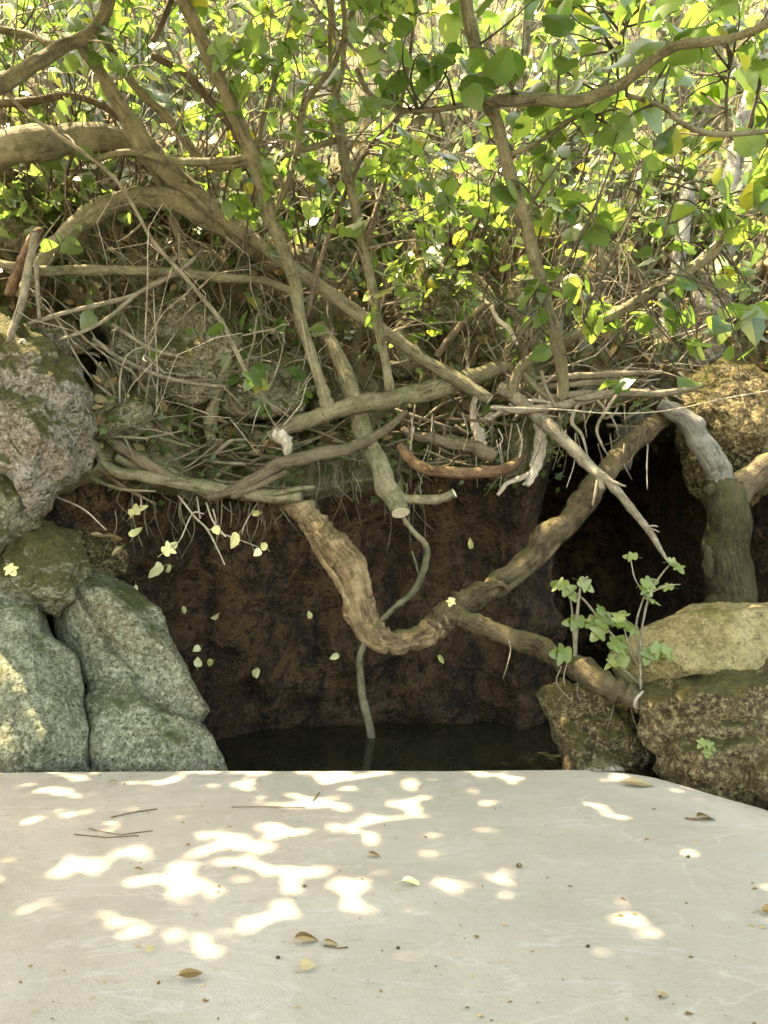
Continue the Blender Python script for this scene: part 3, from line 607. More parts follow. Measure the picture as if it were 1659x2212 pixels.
# crown over the terrace, above and outside the picture
def canopy(name, label, trunk, n, box, dens):
    T = empty(name, trunk[0]); tag(T, label, 'tree')
    twig('trunk', [V(p) for p in crom([tuple(p) for p in trunk], 5)], .14, .07, M_grey, T, 10)
    (x0, x1), (y0, y1), (z0, z1) = box; poses = []
    ends = [V((random.uniform(x0, x1), random.uniform(y0, y1), random.uniform(z0, z1))) for _ in range(n)]
    for e in ends:
        if (e.z-CAMZ) < .70*e.y+.15: continue
        twig('branch', curve_to(V(trunk[-1]), e, .2, 9), .028, .005, M_grey, T, 5)
        for _ in range(dens):
            q = e+V((random.gauss(0, .32), random.gauss(0, .32), random.gauss(0, .16)))
            if (q.z-CAMZ) > .70*q.y+.12: poses.append(leaf_pose(q, random.uniform(.09, .17), 1.0, 0))
    leaf_stuff(poses, 'broad', M_leaf, T)
random.seed(101)
canopy('overhanging_tree', 'grey tree left of the terrace spreading its crown overhead', [(-4.4, .6, 0), (-4.2, .5, 2), (-3.2, .6, 4.2)], 120, ((-4.0, 2.0), (-1.6, 3.6), (3.5, 5.0)), 135)
random.seed(202)

# ------------------------------------------------------------------ roots and dead wood over the pool
random.seed(300)
RT = empty('twisted_root', P(840, 1395, 3.5)); tag(RT, 'thick twisted V-shaped root hanging in front of the cave wall', 'root')
limb('root', [(610, 1075, 34, 3.85), (640, 1092, 40, 3.75), (672, 1120, 50, 3.66), (708, 1165, 60, 3.6), (742, 1212, 66, 3.55), (768, 1268, 68, 3.52), (778, 1318, 66, 3.5), (800, 1362, 62, 3.5), (840, 1388, 50, 3.5), (895, 1374, 50, 3.55), (950, 1344, 56, 3.6), (985, 1325, 40, 3.63)], M_root, RT, 18, rough=.36, knots=.8, seg=9)
limb('root', [(925, 1356, 36, 3.58), (955, 1342, 60, 3.6), (1010, 1308, 54, 3.65), (1060, 1272, 46, 3.7), (1130, 1218, 46, 3.8), (1200, 1152, 48, 3.9), (1258, 1082, 46, 4.0), (1310, 1012, 44, 4.1), (1370, 955, 40, 4.3), (1445, 895, 36, 4.5)], M_root_shaded, RT, 20, rough=.38, knots=.5, seg=12)
limb('ridge', [(650, 1130, 12, 3.63), (690, 1195, 16, 3.55), (735, 1260, 18, 3.5), (758, 1330, 18, 3.45), (790, 1385, 18, 3.45), (835, 1408, 16, 3.46)], M_root, RT, 8, rough=.35)
limb('ridge', [(672, 1108, 14, 3.63), (730, 1165, 14, 3.54), (785, 1225, 14, 3.5), (800, 1290, 12, 3.47)], M_root, RT, 8, rough=.35)
limb('limb', [(960, 1330, 46, 3.6), (1040, 1352, 40, 3.55), (1100, 1375, 40, 3.5), (1170, 1402, 44, 3.42), (1235, 1436, 50, 3.32), (1300, 1470, 54, 3.2), (1350, 1496, 50, 3.12), (1380, 1511, 42, 3.07)], M_root_shaded, RT, 18, rough=.34, knots=.4, seg=11, cut=M_cut)
limb('ridge', [(990, 1318, 12, 3.6), (1030, 1282, 16, 3.62), (1080, 1262, 14, 3.66), (1095, 1275, 10, 3.68)], M_root_shaded, RT, 8, rough=.3)
limb('ridge', [(1075, 1290, 14, 3.68), (1160, 1222, 14, 3.78), (1225, 1152, 14, 3.88), (1275, 1075, 12, 3.97)], M_root_shaded, RT, 8, rough=.35)
for a in [(1225, 1432), (1255, 1455), (1290, 1480), (1330, 1500), (1360, 1515), (1212, 1440), (1100, 1385)]:
    q = [(a[0], a[1], 3, 3.28), (a[0]+random.uniform(-10, 10), a[1]+random.uniform(20, 40), 2.6, 3.22), (a[0]+random.uniform(-22, 25), a[1]+random.uniform(45, 85), 1.4, 3.2)]
    limb('rootlet', q, M_twig, RT, 5, rough=0)
def single(name, pts, mat, label, cat='root', group=None, sides=9, rough=.25, cut=None, extra=()):
    T = empty(name, P(pts[0][0], pts[0][1], pts[0][3])); tag(T, label, cat, group)
    limb('main', pts, mat, T, sides, rough=rough, cut=cut)
    for e in extra: limb('side_shoot', e, mat, T, max(5, sides-3), rough=rough*.7)
    return T
single('root', [(185, 890, 22, 3.67), (200, 912, 26, 3.70), (260, 965, 25, 3.72), (340, 1015, 24, 3.74), (420, 1055, 22, 3.76), (470, 1078, 16, 3.77)], M_barkd, 'dark straight root slanting down from the pitted boulder', group='roots along the cave lip')
single('root', [(450, 1075, 18, 3.72), (500, 1060, 22, 3.72), (550, 1033, 28, 3.72), (605, 1005, 30, 3.74), (680, 985, 30, 3.77), (760, 968, 26, 3.82), (830, 930, 18, 3.92), (880, 890, 12, 3.97)], M_barkd, 'grey root curving up to the right behind the lopped branch', group='roots along the cave lip', extra=[[(500, 1075, 12, 3.70), (560, 1048, 14, 3.70), (620, 1020, 12, 3.72)]])
single('root', [(195, 925, 10, 3.67), (215, 985, 18, 3.68), (250, 1020, 24, 3.70), (320, 1030, 26, 3.72), (400, 1048, 28, 3.74), (500, 1062, 27, 3.74), (580, 1070, 30, 3.72), (650, 1072, 30, 3.68)], M_bark, 'long pale root running level above the dark hollow', group='roots along the cave lip', extra=[[(590, 1068, 10, 3.67), (640, 1055, 12, 3.65), (680, 1052, 8, 3.64)]])
single('root', [(250, 985, 14, 3.72), (290, 1005, 20, 3.77), (350, 1015, 22, 3.82), (410, 1040, 18, 3.84)], M_bark, 'short pale root tucked between the two left roots', group='roots along the cave lip')
single('root', [(862, 960, 16, 3.92), (880, 985, 22, 3.90), (915, 1008, 25, 3.87), (970, 1020, 26, 3.85), (1035, 1022, 24, 3.85), (1095, 1012, 22, 3.90), (1130, 985, 14, 4.02)], M_red, 'rusty red root sagging under the log right of the lopped branch', group='roots along the cave lip')
single('root', [(870, 930, 18, 4.12), (920, 945, 24, 4.07), (980, 958, 26, 4.02), (1030, 968, 28, 4.00), (1070, 985, 30, 3.98)], M_barkd, 'dark rotten root with a broken end above the rusty one', group='roots along the cave lip', rough=.4)
for i, (pts, lab) in enumerate([([(1030, 840, 12, 4.2), (1022, 900, 16, 4.2), (1035, 940, 26, 4.18), (1042, 968, 22, 4.16)], 'bleached bone-like root stump hanging under the log end'),
                                ([(1175, 850, 16, 4.15), (1168, 920, 26, 4.12), (1165, 985, 28, 4.1), (1150, 1030, 18, 4.08), (1138, 1048, 12, 4.06)], 'bleached white root hanging above the right hollow'),
                                ([(1075, 1070, 8, 4.05), (1095, 1045, 10, 4.05), (1130, 1030, 10, 4.06), (1150, 1015, 8, 4.1)], 'small bent grey root tip left of the white one')]):
    single('hanging_root', pts, M_dead, lab, group='bleached roots', rough=.4, extra=[[(p[0]-8, p[1], 6, p[3]) for p in pts]] if i == 1 else ())
single('hanging_root', [(866, 1112, 9, 3.78), (895, 1150, 11, 3.8), (921, 1182, 14, 3.85), (915, 1230, 14, 3.92), (895, 1275, 14, 3.98), (850, 1315, 13, 4.03), (805, 1362, 12, 4.08), (780, 1410, 14, 4.12), (778, 1460, 16, 4.16), (786, 1520, 17, 4.2), (800, 1580, 18, 4.26), (803, 1625, 18, 4.28)], M_bark, 'thin grey root snaking down behind the V into the water', sides=8, rough=.12,
       extra=[[(872, 1130, 5, 3.8), (905, 1160, 5, 3.83), (925, 1185, 5, 3.86)], [(890, 1190, 4, 3.95), (900, 1225, 5, 3.97), (908, 1255, 5, 3.97)]])
K_ = single('dry_branch', [(1080, 835, 30, 4.15), (1150, 888, 30, 4.05), (1210, 945, 28, 3.95), (1270, 1005, 24, 3.88), (1320, 1045, 20, 3.8), (1368, 1108, 17, 3.75), (1402, 1148, 15, 3.7), (1425, 1185, 11, 3.66), (1442, 1212, 5, 3.64)], M_twig, 'dry broken branch pointing down across the right hollow', 'branch',
            extra=[[(1300, 1030, 14, 3.83), (1300, 1050, 12, 3.81), (1302, 1056, 10, 3.8)], [(1292, 1030, 8, 3.84), (1285, 1065, 7, 3.83), (1280, 1092, 3, 3.82)], [(1310, 1035, 9, 3.8), (1335, 1045, 7, 3.76), (1352, 1050, 4, 3.75)], [(1398, 1140, 8, 3.7), (1412, 1136, 5, 3.68), (1422, 1138, 2, 3.67)], [(1400, 1142, 6, 3.69), (1415, 1145, 4, 3.68), (1424, 1150, 2, 3.67)]], rough=.2)
single('dead_branch', [(1060, 880, 10, 4.0), (1130, 886, 16, 4.0), (1230, 872, 18, 4.0), (1330, 850, 18, 4.05), (1430, 850, 16, 4.1), (1520, 830, 12, 4.1)], M_twig, 'pale dead branch lying level above the right hollow', 'branch', sides=8,
       extra=[[(1250, 870, 8, 3.98), (1235, 910, 9, 3.95), (1258, 940, 7, 3.93), (1270, 990, 4, 3.92)], [(1330, 855, 8, 4.0), (1290, 920, 7, 3.96), (1300, 960, 5, 3.95), (1315, 985, 3, 3.95)], [(1200, 880, 6, 3.97), (1180, 840, 8, 3.97), (1170, 800, 6, 3.97)], [(1290, 865, 6, 4), (1320, 900, 5, 3.97), (1335, 930, 3, 3.95)]])
single('straw_stalk', [(1060, 880, 3, 3.8), (1200, 884, 3, 3.8), (1320, 893, 3, 3.8), (1440, 887, 2.6, 3.8), (1560, 862, 2.2, 3.8), (1680, 840, 2, 3.8)], M_dead, 'long thin straw stalk stretched level across the right side', 'stalk', sides=5, rough=0)
single('dead_branch', [(1060, 660, 8, 4.0), (1075, 690, 10, 4.0), (1100, 710, 11, 4.0), (1118, 745, 7, 4.0)], M_dead, 'short bleached stick standing out above the log', 'branch', sides=7, rough=.2)
single('dead_branch', [(940, 770, 14, 4.1), (985, 715, 16, 4.1), (1045, 660, 14, 4.1)], M_barkd, 'short dark stick leaning over the log end', 'branch', sides=7, rough=.2)
single('dead_branch', [(40, 748, 8, 3.35), (50, 735, 8, 3.35), (62, 760, 9, 3.35), (78, 778, 5, 3.35)], M_dead, 'bleached stick lying on the pitted boulder', 'branch', sides=7, rough=.2)
single('dead_branch', [(20, 640, 20, 3.5), (45, 570, 26, 3.55), (75, 510, 22, 3.6), (90, 495, 10, 3.62)], M_red, 'split reddish dead branch at the far left', 'branch', sides=8, rough=.35)
for i, (y, x0, x1, lab) in enumerate([(815, 1110, 1430, 'topmost of the sticks stacked right of the log'), (835, 1130, 1400, 'middle one of the sticks stacked right of the log'), (856, 1090, 1350, 'lowest of the sticks stacked right of the log')]):
    single('dead_branch', [(x0, y+8, 12, 4.3), ((x0+x1)/2, y+random.uniform(-8, 4), 15, 4.25), (x1, y-12, 8, 4.3)], M_twig, lab, 'branch', 'stacked sticks', sides=7,
           extra=[[((x0+x1)/2+40*k, y-2, 5, 4.25), ((x0+x1)/2+40*k+random.uniform(-30, 30), y+40, 4, 4.2), ((x0+x1)/2+40*k+random.uniform(-50, 50), y+90, 2, 4.18)] for k in (-1, 1)])
# right forked tree and grey trunks
TE = empty('forked_tree', P(1575, 1320, 4.4)); tag(TE, 'mossy forked tree standing behind the yellow boulder', 'tree')
limb('trunk', [(1590, 1380, 120, 4.35), (1582, 1290, 104, 4.38), (1578, 1200, 94, 4.4), (1575, 1110, 92, 4.4), (1574, 1050, 80, 4.4)], M_mossbark, TE, 22, rough=.13, knots=.08, seg=10)
limb('limb', [(1574, 1150, 40, 4.42), (1566, 1085, 60, 4.40), (1552, 1030, 56, 4.37), (1530, 975, 52, 4.36), (1490, 922, 46, 4.36), (1448, 888, 36, 4.38), (1428, 876, 26, 4.4)], M_grey, TE, 13, rough=.15)
limb('limb', [(1578, 1140, 40, 4.42), (1584, 1080, 56, 4.40), (1610, 1040, 54, 4.37), (1650, 1010, 52, 4.34), (1720, 985, 50, 4.3)], M_barkd, TE, 13, rough=.15)
limb('burr', [(1528, 1048, 12, 4.3), (1530, 1052, 26, 4.3), (1531, 1064, 22, 4.3), (1532, 1070, 10, 4.3)], M_mossbark, TE, 9)
limb('burr', [(1530, 1180, 14, 4.3), (1528, 1215, 24, 4.3), (1532, 1250, 14, 4.3)], M_mossbark, TE, 9, rough=.4)
TF = empty('grey_tree', P(1340, 1000, 4.9)); tag(TF, 'pale grey leaning trunk rising right of centre behind the sticks', 'tree')
limb('trunk', [(1335, 1010, 52, 4.9), (1355, 950, 50, 4.9), (1388, 868, 42, 4.9), (1412, 795, 34, 4.95), (1440, 700, 32, 5.0), (1462, 600, 30, 5.05), (1478, 480, 28, 5.1), (1490, 350, 26, 5.2)], M_grey, TF, 12, rough=.15)
TG = empty('grey_tree', P(1580, 780, 5.1)); tag(TG, 'pale upright trunk among dark shade at the upper right', 'tree')
limb('trunk', [(1545, 830, 60, 5.1), (1550, 720, 50, 5.1), (1560, 600, 46, 5.1), (1575, 450, 42, 5.2), (1590, 330, 34, 5.3), (1620, 200, 30, 5.4), (1640, 80, 26, 5.5)], M_grey, TG, 12, rough=.25)
limb('limb', [(1575, 450, 24, 5.2), (1630, 360, 22, 5.1), (1660, 230, 20, 5.0), (1680, 100, 18, 5.0)], M_grey, TG, 9, rough=.2)
TH = empty('grey_tree', P(150, 420, 6.0)); tag(TH, 'pale far trunk at the upper left behind the arching limbs', 'tree')
limb('trunk', [(130, 420, 34, 6.0), (140, 280, 32, 6.0), (150, 150, 30, 6.0), (165, 0, 28, 6.0), (170, -80, 26, 6)], M_grey, TH, 10, rough=.2)

# ------------------------------------------------------------------ rootlets under the lip
random.seed(301)
FR = empty('rootlet_fringe', P(300, 1060, 3.95)); tag(FR, 'fringe of fine rootlets hanging from the left cave lip', 'roots')
for _ in range(60):
    x = random.uniform(190, 640); y = random.uniform(1035, 1090); L = random.uniform(30, 120); Y = 3.88+random.uniform(-.05, .12)
    limb('rootlet', [(x, y, 3.2, Y), (x+random.uniform(-12, 12), y+L*.5, 2.6, Y-.02), (x+random.uniform(-30, 40), y+L, 1.6, Y-.03)], random.choice((M_twig, M_twigd, M_twigd)), FR, 4, rough=0, seg=4, anchor=False)
FR2 = empty('rootlet_fringe', P(1150, 900, 4.1)); tag(FR2, 'tuft of fine bleached rootlets hanging over the right hollow', 'roots')
for _ in range(50):
    x = random.uniform(880, 1420); y = random.uniform(870, 960); L = random.uniform(30, 130); Y = 4.05+random.uniform(-.12, .12)
    limb('rootlet', [(x, y, 3.4, Y), (x+random.uniform(-14, 14), y+L*.5, 2.8, Y-.02), (x+random.uniform(-35, 30), y+L, 1.6, Y-.03)], random.choice((M_twig, M_dead, M_twigd, M_twigd)), FR2, 4, rough=0, seg=4, anchor=False)
FR3 = empty('rootlet_fringe', P(800, 1050, 4.05)); tag(FR3, 'fine dark rootlets hanging beside the lopped branch', 'roots')
for _ in range(40):
    x = random.uniform(660, 940); y = random.uniform(950, 1080); L = random.uniform(40, 150); Y = 4.05+random.uniform(-.12, .12)
    limb('rootlet', [(x, y, 3.2, Y), (x+random.uniform(-14, 24), y+L*.5, 2.6, Y-.02), (x+random.uniform(-25, 40), y+L, 1.6, Y-.03)], random.choice((M_twig, M_twigd, M_twigd)), FR3, 4, rough=0, seg=4, anchor=False)

# ------------------------------------------------------------------ shrubs and thickets on the slope
random.seed(302)
def shrub(x, y, hgt, spread, nst, nobj, nst_leaf, kind, lmat, size, label, tmat=M_twigd, lean=(0, 0), name='shrub', up0=.25):
    b, n = on_hill(x, y); T = empty(name, b); tag(T, label, 'shrub', 'shrubs on the slope'); poses = []
    for i in range(nst):
        o = b+V((random.gauss(0, spread*.5), random.gauss(0, spread*.25), 0))
        h = BVH.ray_cast(o+V((0, 0, 3)), V((0, 0, -1))); o = h[0] if h[0] is not None and abs(h[0].z-o.z) < 1.2 else o
        e = o+V((random.gauss(lean[0], spread*.55), random.gauss(-.25+lean[1], spread*.35), hgt*random.uniform(.55, 1.15)))
        path = curve_to(o-V((0, 0, .03)), e, .2, 9, .05); twig('stem', path, random.uniform(.006, .012), .0025, tmat, T)
        for _ in range((nobj+nst_leaf)//nst+1):
            t = random.uniform(up0, 1.0); k = min(int(t*8), 7); q = path[k].lerp(path[k+1], t*8-k)+V((random.gauss(0, .10), random.gauss(0, .10), random.gauss(0, .07)))
            poses.append(leaf_pose(q, size*random.uniform(.6, 1.3), .7, .2))
    split_leaves(poses, kind, lmat, T, nobj)
SH = [(1150, 640, 1.2, .45, 'pale shrub with slanting stems right of the log'), (1300, 620, 1.2, .45, 'green shrub behind the long right limb'), (1430, 560, 1.3, .5, 'dense shrub in front of the grey leaning trunk'),
      (1000, 560, 1.0, .4, 'thin shrub over the bare rock at mid slope'), (860, 520, 1.1, .45, 'shrub behind the central stems'), (1620, 640, 1.2, .4, 'shaded shrub at the right edge'),
      (700, 430, 1.3, .5, 'sunlit shrub high behind the central fork'), (1050, 330, 1.5, .6, 'bright shrub at the top of the slope behind the leaning stem'), (1250, 330, 1.5, .6, 'bright shrub at the top right of the slope'), (1480, 300, 1.6, .6, 'tall bright shrub near the upper right corner'),
      (850, 250, 1.6, .7, 'hazy green shrub top centre'), (600, 250, 1.6, .7, 'hazy green shrub left of top centre'), (350, 220, 1.6, .7, 'yellow-green shrub behind the upper left branches'), (120, 260, 1.6, .6, 'yellow-green shrub in the upper left corner'),
      (250, 560, .8, .4, 'low ivy-like shrub under the arching limb'), (520, 600, .8, .4, 'low shrub under the crossing left limbs'), (80, 640, .7, .35, 'leafy shrub behind the pitted boulder'), (640, 700, .8, .35, 'sparse shrub left of the log'), (950, 760, .6, .3, 'small shrub right above the log')]
for i, (x, y, h, s, lab) in enumerate(SH):
    far = y < 460
    shrub(x, y, h, s, 9, 36, 170 if far else (140 if x > 980 else 60), random.choice(('broad', 'fig', 'oval')), M_pale if i % 3 else M_leaf, .095 if far else .08, lab, lean=(.15 if x > 800 else -.05, 0))
# far background trees at the head of the slope
for i, (x, y, lab) in enumerate([(300, 60, 'far tree filling the top left of the slope'), (760, 60, 'far tree filling the top middle of the slope'), (1200, 80, 'far tree filling the top right of the slope'), (1560, 60, 'far tree in the top right corner'), (20, 60, 'far tree in the top left corner')]):
    shrub(x, y, 2.6, 1.1, 12, 10, 260, 'broad', M_pale, .12, lab, M_grey, name='far_tree', up0=.1)
def thicket(rect, n, Y, label, mats, lean=.0, L=(.4, 1.0), r=.005):
    x0, y0, x1, y1 = rect; T = empty('twig_thicket', P((x0+x1)/2, y1, Y)); tag(T, label, 'thicket', 'tangles of bare twigs')
    for _ in range(n):
        b, nn = on_hill(random.uniform(x0, x1), random.uniform(y0, y1))
        d = (V((random.gauss(lean, .6), random.gauss(-.35, .3), random.uniform(-.1, 1.0)))).normalized()
        twig('twig', curve_to(b, b+d*random.uniform(*L), .4, 8, .1), r*random.uniform(.5, 1.5), .0015, random.choice(mats), T)
thicket((200, 480, 640, 760), 70, 5.2, 'tangle of thin bare twigs under the arching left limb', (M_twig, M_twigd, M_bark))
thicket((230, 720, 640, 980), 70, 4.6, 'tangle of drooping twigs above the left roots', (M_twig, M_dead, M_twig))
thicket((640, 600, 1050, 930), 70, 4.8, 'tangle of twigs behind the lopped log', (M_twig, M_twigd))
thicket((1040, 620, 1420, 900), 80, 4.8, 'upright reed-like twigs right of the log', (M_twig, M_twigd, M_dead), .25)
thicket((1380, 500, 1659, 850), 50, 5.0, 'pale vines trailing at the right edge', (M_twig, M_grey), .1)
thicket((0, 250, 560, 500), 80, 6.0, 'grey twig tangle in the upper left', (M_twig, M_grey, M_twigd), .1, (.6, 1.5), .006)
thicket((560, 150, 1100, 560), 80, 6.5, 'dark upright twigs in the upper middle', (M_twig, M_twigd), .2, (.6, 1.5), .006)
thicket((1050, 150, 1659, 560), 80, 6.5, 'dark slanting twigs in the upper right', (M_twigd, M_twig), .35, (.6, 1.5), .006)
def brush(rect, n, Y, label, mats, w=(4, 11)):
    x0, y0, x1, y1 = rect; T = empty('brushwood', P((x0+x1)/2, y1, Y)); tag(T, label, 'brushwood', 'heaps of fallen sticks')
    for _ in range(n):
        x, y = random.uniform(x0, x1), random.uniform(y0, y1); L = random.uniform(50, 190); a = random.gauss(0, .45); h, _n = on_hill(x, y); Yd = min(h.y-random.uniform(.02, .22), Y+.2); ww = random.uniform(*w)
        dx, dy = L*math.cos(a), L*math.sin(a)*.8
        limb('stick', [(x-dx/2, y-dy/2, ww, Yd+.03), (x+random.uniform(-9, 9), y+random.uniform(-14, 14), ww*.9, Yd), (x+dx/2, y+dy/2, ww*.4, Yd-.03)], random.choice(mats), T, 6, rough=.1, seg=4, anchor=False)
brush((230, 900, 640, 1050), 46, 4.0, 'fallen sticks heaped on the left lip of the cave', (M_twig, M_barkd, M_bark, M_twigd))
brush((640, 880, 1060, 1010), 40, 4.2, 'fallen sticks heaped behind the lopped branch', (M_twig, M_barkd, M_twigd))
brush((1050, 790, 1440, 910), 44, 4.5, 'fallen sticks heaped over the right hollow', (M_twig, M_barkd, M_dead))
brush((220, 640, 640, 880), 14, 4.6, 'fallen sticks strewn over the left slope', (M_twig, M_barkd, M_bark), (3, 8))
# ground cover
def scatter(name, n, rect, kind, mat, size, label, lift=.03):
    poses = []
    for _ in range(n):
        h, nn = on_hill(random.uniform(rect[0], rect[2]), random.uniform(rect[1], rect[3]))
        nn = nn if nn.dot(EYE-h) > 0 else -nn
        poses.append((h+nn*random.uniform(.005, lift), frame(nn*.6+V((0, 0, .4))+rv()*.6, rv()), size*random.uniform(.5, 1.3)))
    o = leaf_stuff(poses, kind, mat, None, name); tag(o, label, name.replace('_', ' '))
scatter('leaf_litter', 3200, (-60, -20, 1720, 980), 'oval', M_dry, .07, 'brown dead leaves littering the slope')
scatter('ground_ivy', 1500, (-60, 380, 1720, 960), 'fig', M_darkleaf, .06, 'small dark ivy leaves creeping over the slope', .10)
scatter('lip_ivy', 700, (200, 860, 1420, 1050), 'fig', M_pale, .055, 'small pale leaves growing along the cave lip', .12)
scatter('ground_cover', 1500, (-60, -20, 1720, 520), 'broad', M_pale, .09, 'pale green leaves covering the upper slope', .35)

# ------------------------------------------------------------------ saplings on the right rocks
random.seed(303)
def plant(name, label, base, stems, leaves, mat, sz=None, cat='sapling'):
    T = empty(name, P(*base)); tag(T, label, cat)
    for s in stems: limb('stem', s, M_twig, T, 6, rough=.1, anchor=True)
    an = ANCH[T.name]; A = np.array([tuple(p) for p, _ in an])
    for (x, y, w, Y, face) in leaves:
        q = P(x, y, Y); s = w/F*Y
        i = int(np.linalg.norm(A-np.array(tuple(q)), axis=1).argmin()); a = an[i][0]
        fw = (q-a); fw = fw.normalized() if fw.length > .01 else rv()
        if (q-a).length > .02: twig('petiole', [a, a.lerp(q, .5)+V((0, 0, .006)), q-fw*s*.3], .0022, .0014, M_twig, T, 4)
        Rm = frame(V((0, -face, .55))+rv()*.3, fw+rv()*.3)
        leaf_objs([(q-Rm @ V((0, s*.45, 0)), Rm, s)], 'fig', mat, T)
plant('fig_sapling', 'young fig shoot with lobed leaves growing on the cut root', (1242, 1462, 3.3),
      [[(1242, 1465, 9, 3.3), (1243, 1400, 8, 3.3), (1248, 1320, 7, 3.28), (1256, 1262, 5, 3.26), (1270, 1245, 4, 3.25)], [(1240, 1420, 5, 3.3), (1238, 1340, 4, 3.3), (1230, 1275, 3, 3.28)], [(1235, 1275, 5, 3.3), (1265, 1300, 5, 3.28), (1300, 1345, 5, 3.26), (1345, 1395, 4, 3.25)], [(1240, 1455, 4, 3.3), (1225, 1425, 3, 3.28)]],
      [(1206, 1262, 40, 3.28, .4), (1228, 1275, 46, 3.28, .8), (1266, 1264, 40, 3.25, .3), (1240, 1342, 46, 3.28, .9), (1276, 1342, 36, 3.26, .2), (1300, 1318, 34, 3.26, .4), (1292, 1366, 46, 3.25, 1), (1306, 1338, 42, 3.25, .8), (1212, 1412, 46, 3.26, .6), (1322, 1345, 34, 3.25, .5)], M_sap)
plant('fig_sapling', 'taller slender fig shoot rooted between the right rocks', (1385, 1510, 3.15),
      [[(1385, 1560, 7, 3.1), (1385, 1500, 7, 3.12), (1382, 1420, 6, 3.15), (1388, 1350, 5, 3.15), (1405, 1280, 5, 3.14), (1430, 1240, 4, 3.13), (1452, 1215, 3, 3.12)], [(1384, 1440, 5, 3.15), (1375, 1370, 4, 3.16), (1378, 1330, 4, 3.16), (1400, 1265, 3, 3.15)], [(1395, 1285, 4, 3.15), (1372, 1250, 3, 3.16), (1362, 1205, 3, 3.16)], [(1384, 1450, 4, 3.15), (1360, 1400, 4, 3.17), (1345, 1340, 3, 3.18)], [(1384, 1480, 4, 3.14), (1345, 1440, 3, 3.16), (1330, 1395, 3, 3.17)], [(1405, 1280, 3, 3.14), (1440, 1265, 3, 3.12), (1470, 1262, 2, 3.1)]],
      [(1362, 1202, 30, 3.16, .6), (1458, 1216, 34, 3.12, .5), (1466, 1226, 30, 3.1, .4), (1404, 1258, 40, 3.14, .9), (1398, 1275, 30, 3.14, .7), (1410, 1295, 34, 3.14, .4), (1440, 1266, 30, 3.12, .3), (1340, 1328, 44, 3.18, .4), (1350, 1345, 40, 3.17, .7), (1365, 1360, 32, 3.16, .8), (1334, 1388, 44, 3.17, 1), (1345, 1400, 40, 3.16, .8), (1322, 1430, 36, 3.16, .5), (1338, 1425, 40, 3.16, .6), (1425, 1405, 40, 3.08, 1), (1400, 1415, 36, 3.08, .9), (1445, 1410, 36, 3.07, 1)], M_sap)
for b in [(1500, 1630, 3, 2.76, 'small green sprig on the wide brown rock')]:
    plant('sprig', b[4], (1530, 1625, 2.72), [[(1545, 1630, 3, 2.72), (1530, 1610, 3, 2.71), (1520, 1600, 2, 2.7)]], [(1515, 1605, 22, 2.7, .7), (1535, 1610, 24, 2.7, .8), (1528, 1625, 20, 2.7, .6)], M_sap, cat='plant')

# ------------------------------------------------------------------ loose leaves caught in the cave, twigs dangling
random.seed(304)
def lone_leaf(p, size, nrm, mat, kind, label, group, name='fallen_leaf', fwd=None):
    o = bpy.data.objects.new(name, random.choice(LEAF[(kind, mat.name)])); C.objects.link(o)
    o.matrix_basis = Matrix.Translation(p) @ frame(nrm, fwd or rv()).to_4x4() @ Matrix.Diagonal((size, size, size, 1)); tag(o, label, 'leaf', group)
    return o
def hang(name, label, stems, leaves, mat=M_yel_lit):
    T = empty(name, P(stems[0][0][0], stems[0][0][1], stems[0][0][3])); tag(T, label, 'twig', 'twigs dangling over the pool')
    for s in stems: limb('stem', s, M_dead, T, 5, rough=0)
    for (x, y, w, Y) in leaves:
        s = w/F*Y; Rm = frame(V((0, -1, .5))+rv()*.6, rv()); leaf_objs([(P(x, y, Y)-Rm @ V((0, s*.45, 0)), Rm, s*1.1)], random.choice(('fig', 'broad')), mat, T)
hang('dangling_twig', 'dangling twig with a three-lobed yellow leaf at its tip', [[(445, 1085, 4, 3.8), (460, 1125, 4, 3.78), (488, 1160, 4, 3.76)], [(440, 1110, 3, 3.78), (415, 1110, 3, 3.78), (390, 1165, 3, 3.76), (368, 1185, 2, 3.76)]], [(366, 1185, 34, 3.76), (507, 1166, 32, 3.76), (467, 1144, 18, 3.76)])
hang('dangling_twig', 'thin forked twig over the pool carrying small pale leaves', [[(385, 1070, 5, 3.85), (420, 1115, 5, 3.82), (447, 1142, 5, 3.8), (470, 1185, 4, 3.78), (486, 1220, 3, 3.77)], [(425, 1072, 4, 3.85), (430, 1105, 4, 3.83), (432, 1120, 4, 3.82)], [(460, 1100, 4, 3.83), (466, 1130, 3, 3.8), (455, 1145, 3, 3.8)], [(447, 1142, 3, 3.8), (500, 1160, 3, 3.78), (560, 1182, 2, 3.78)]], [(570, 1180, 20, 3.78), (557, 1193, 16, 3.78)])
hang('dangling_twig', 'thin twig with a bright lobed leaf beneath the left root', [[(250, 1040, 4, 3.8), (300, 1070, 4, 3.78), (305, 1095, 3, 3.77)], [(118, 1072, 4, 3.7), (180, 1100, 4, 3.7), (230, 1145, 3, 3.7)]], [(293, 1103, 36, 3.77), (292, 1149, 28, 3.75)])
hang('dangling_twig', 'short dark twig with a leaf under the level root', [[(560, 1080, 3, 3.85), (530, 1130, 3, 3.83), (522, 1155, 2, 3.82)]], [(553, 1107, 18, 3.84)])
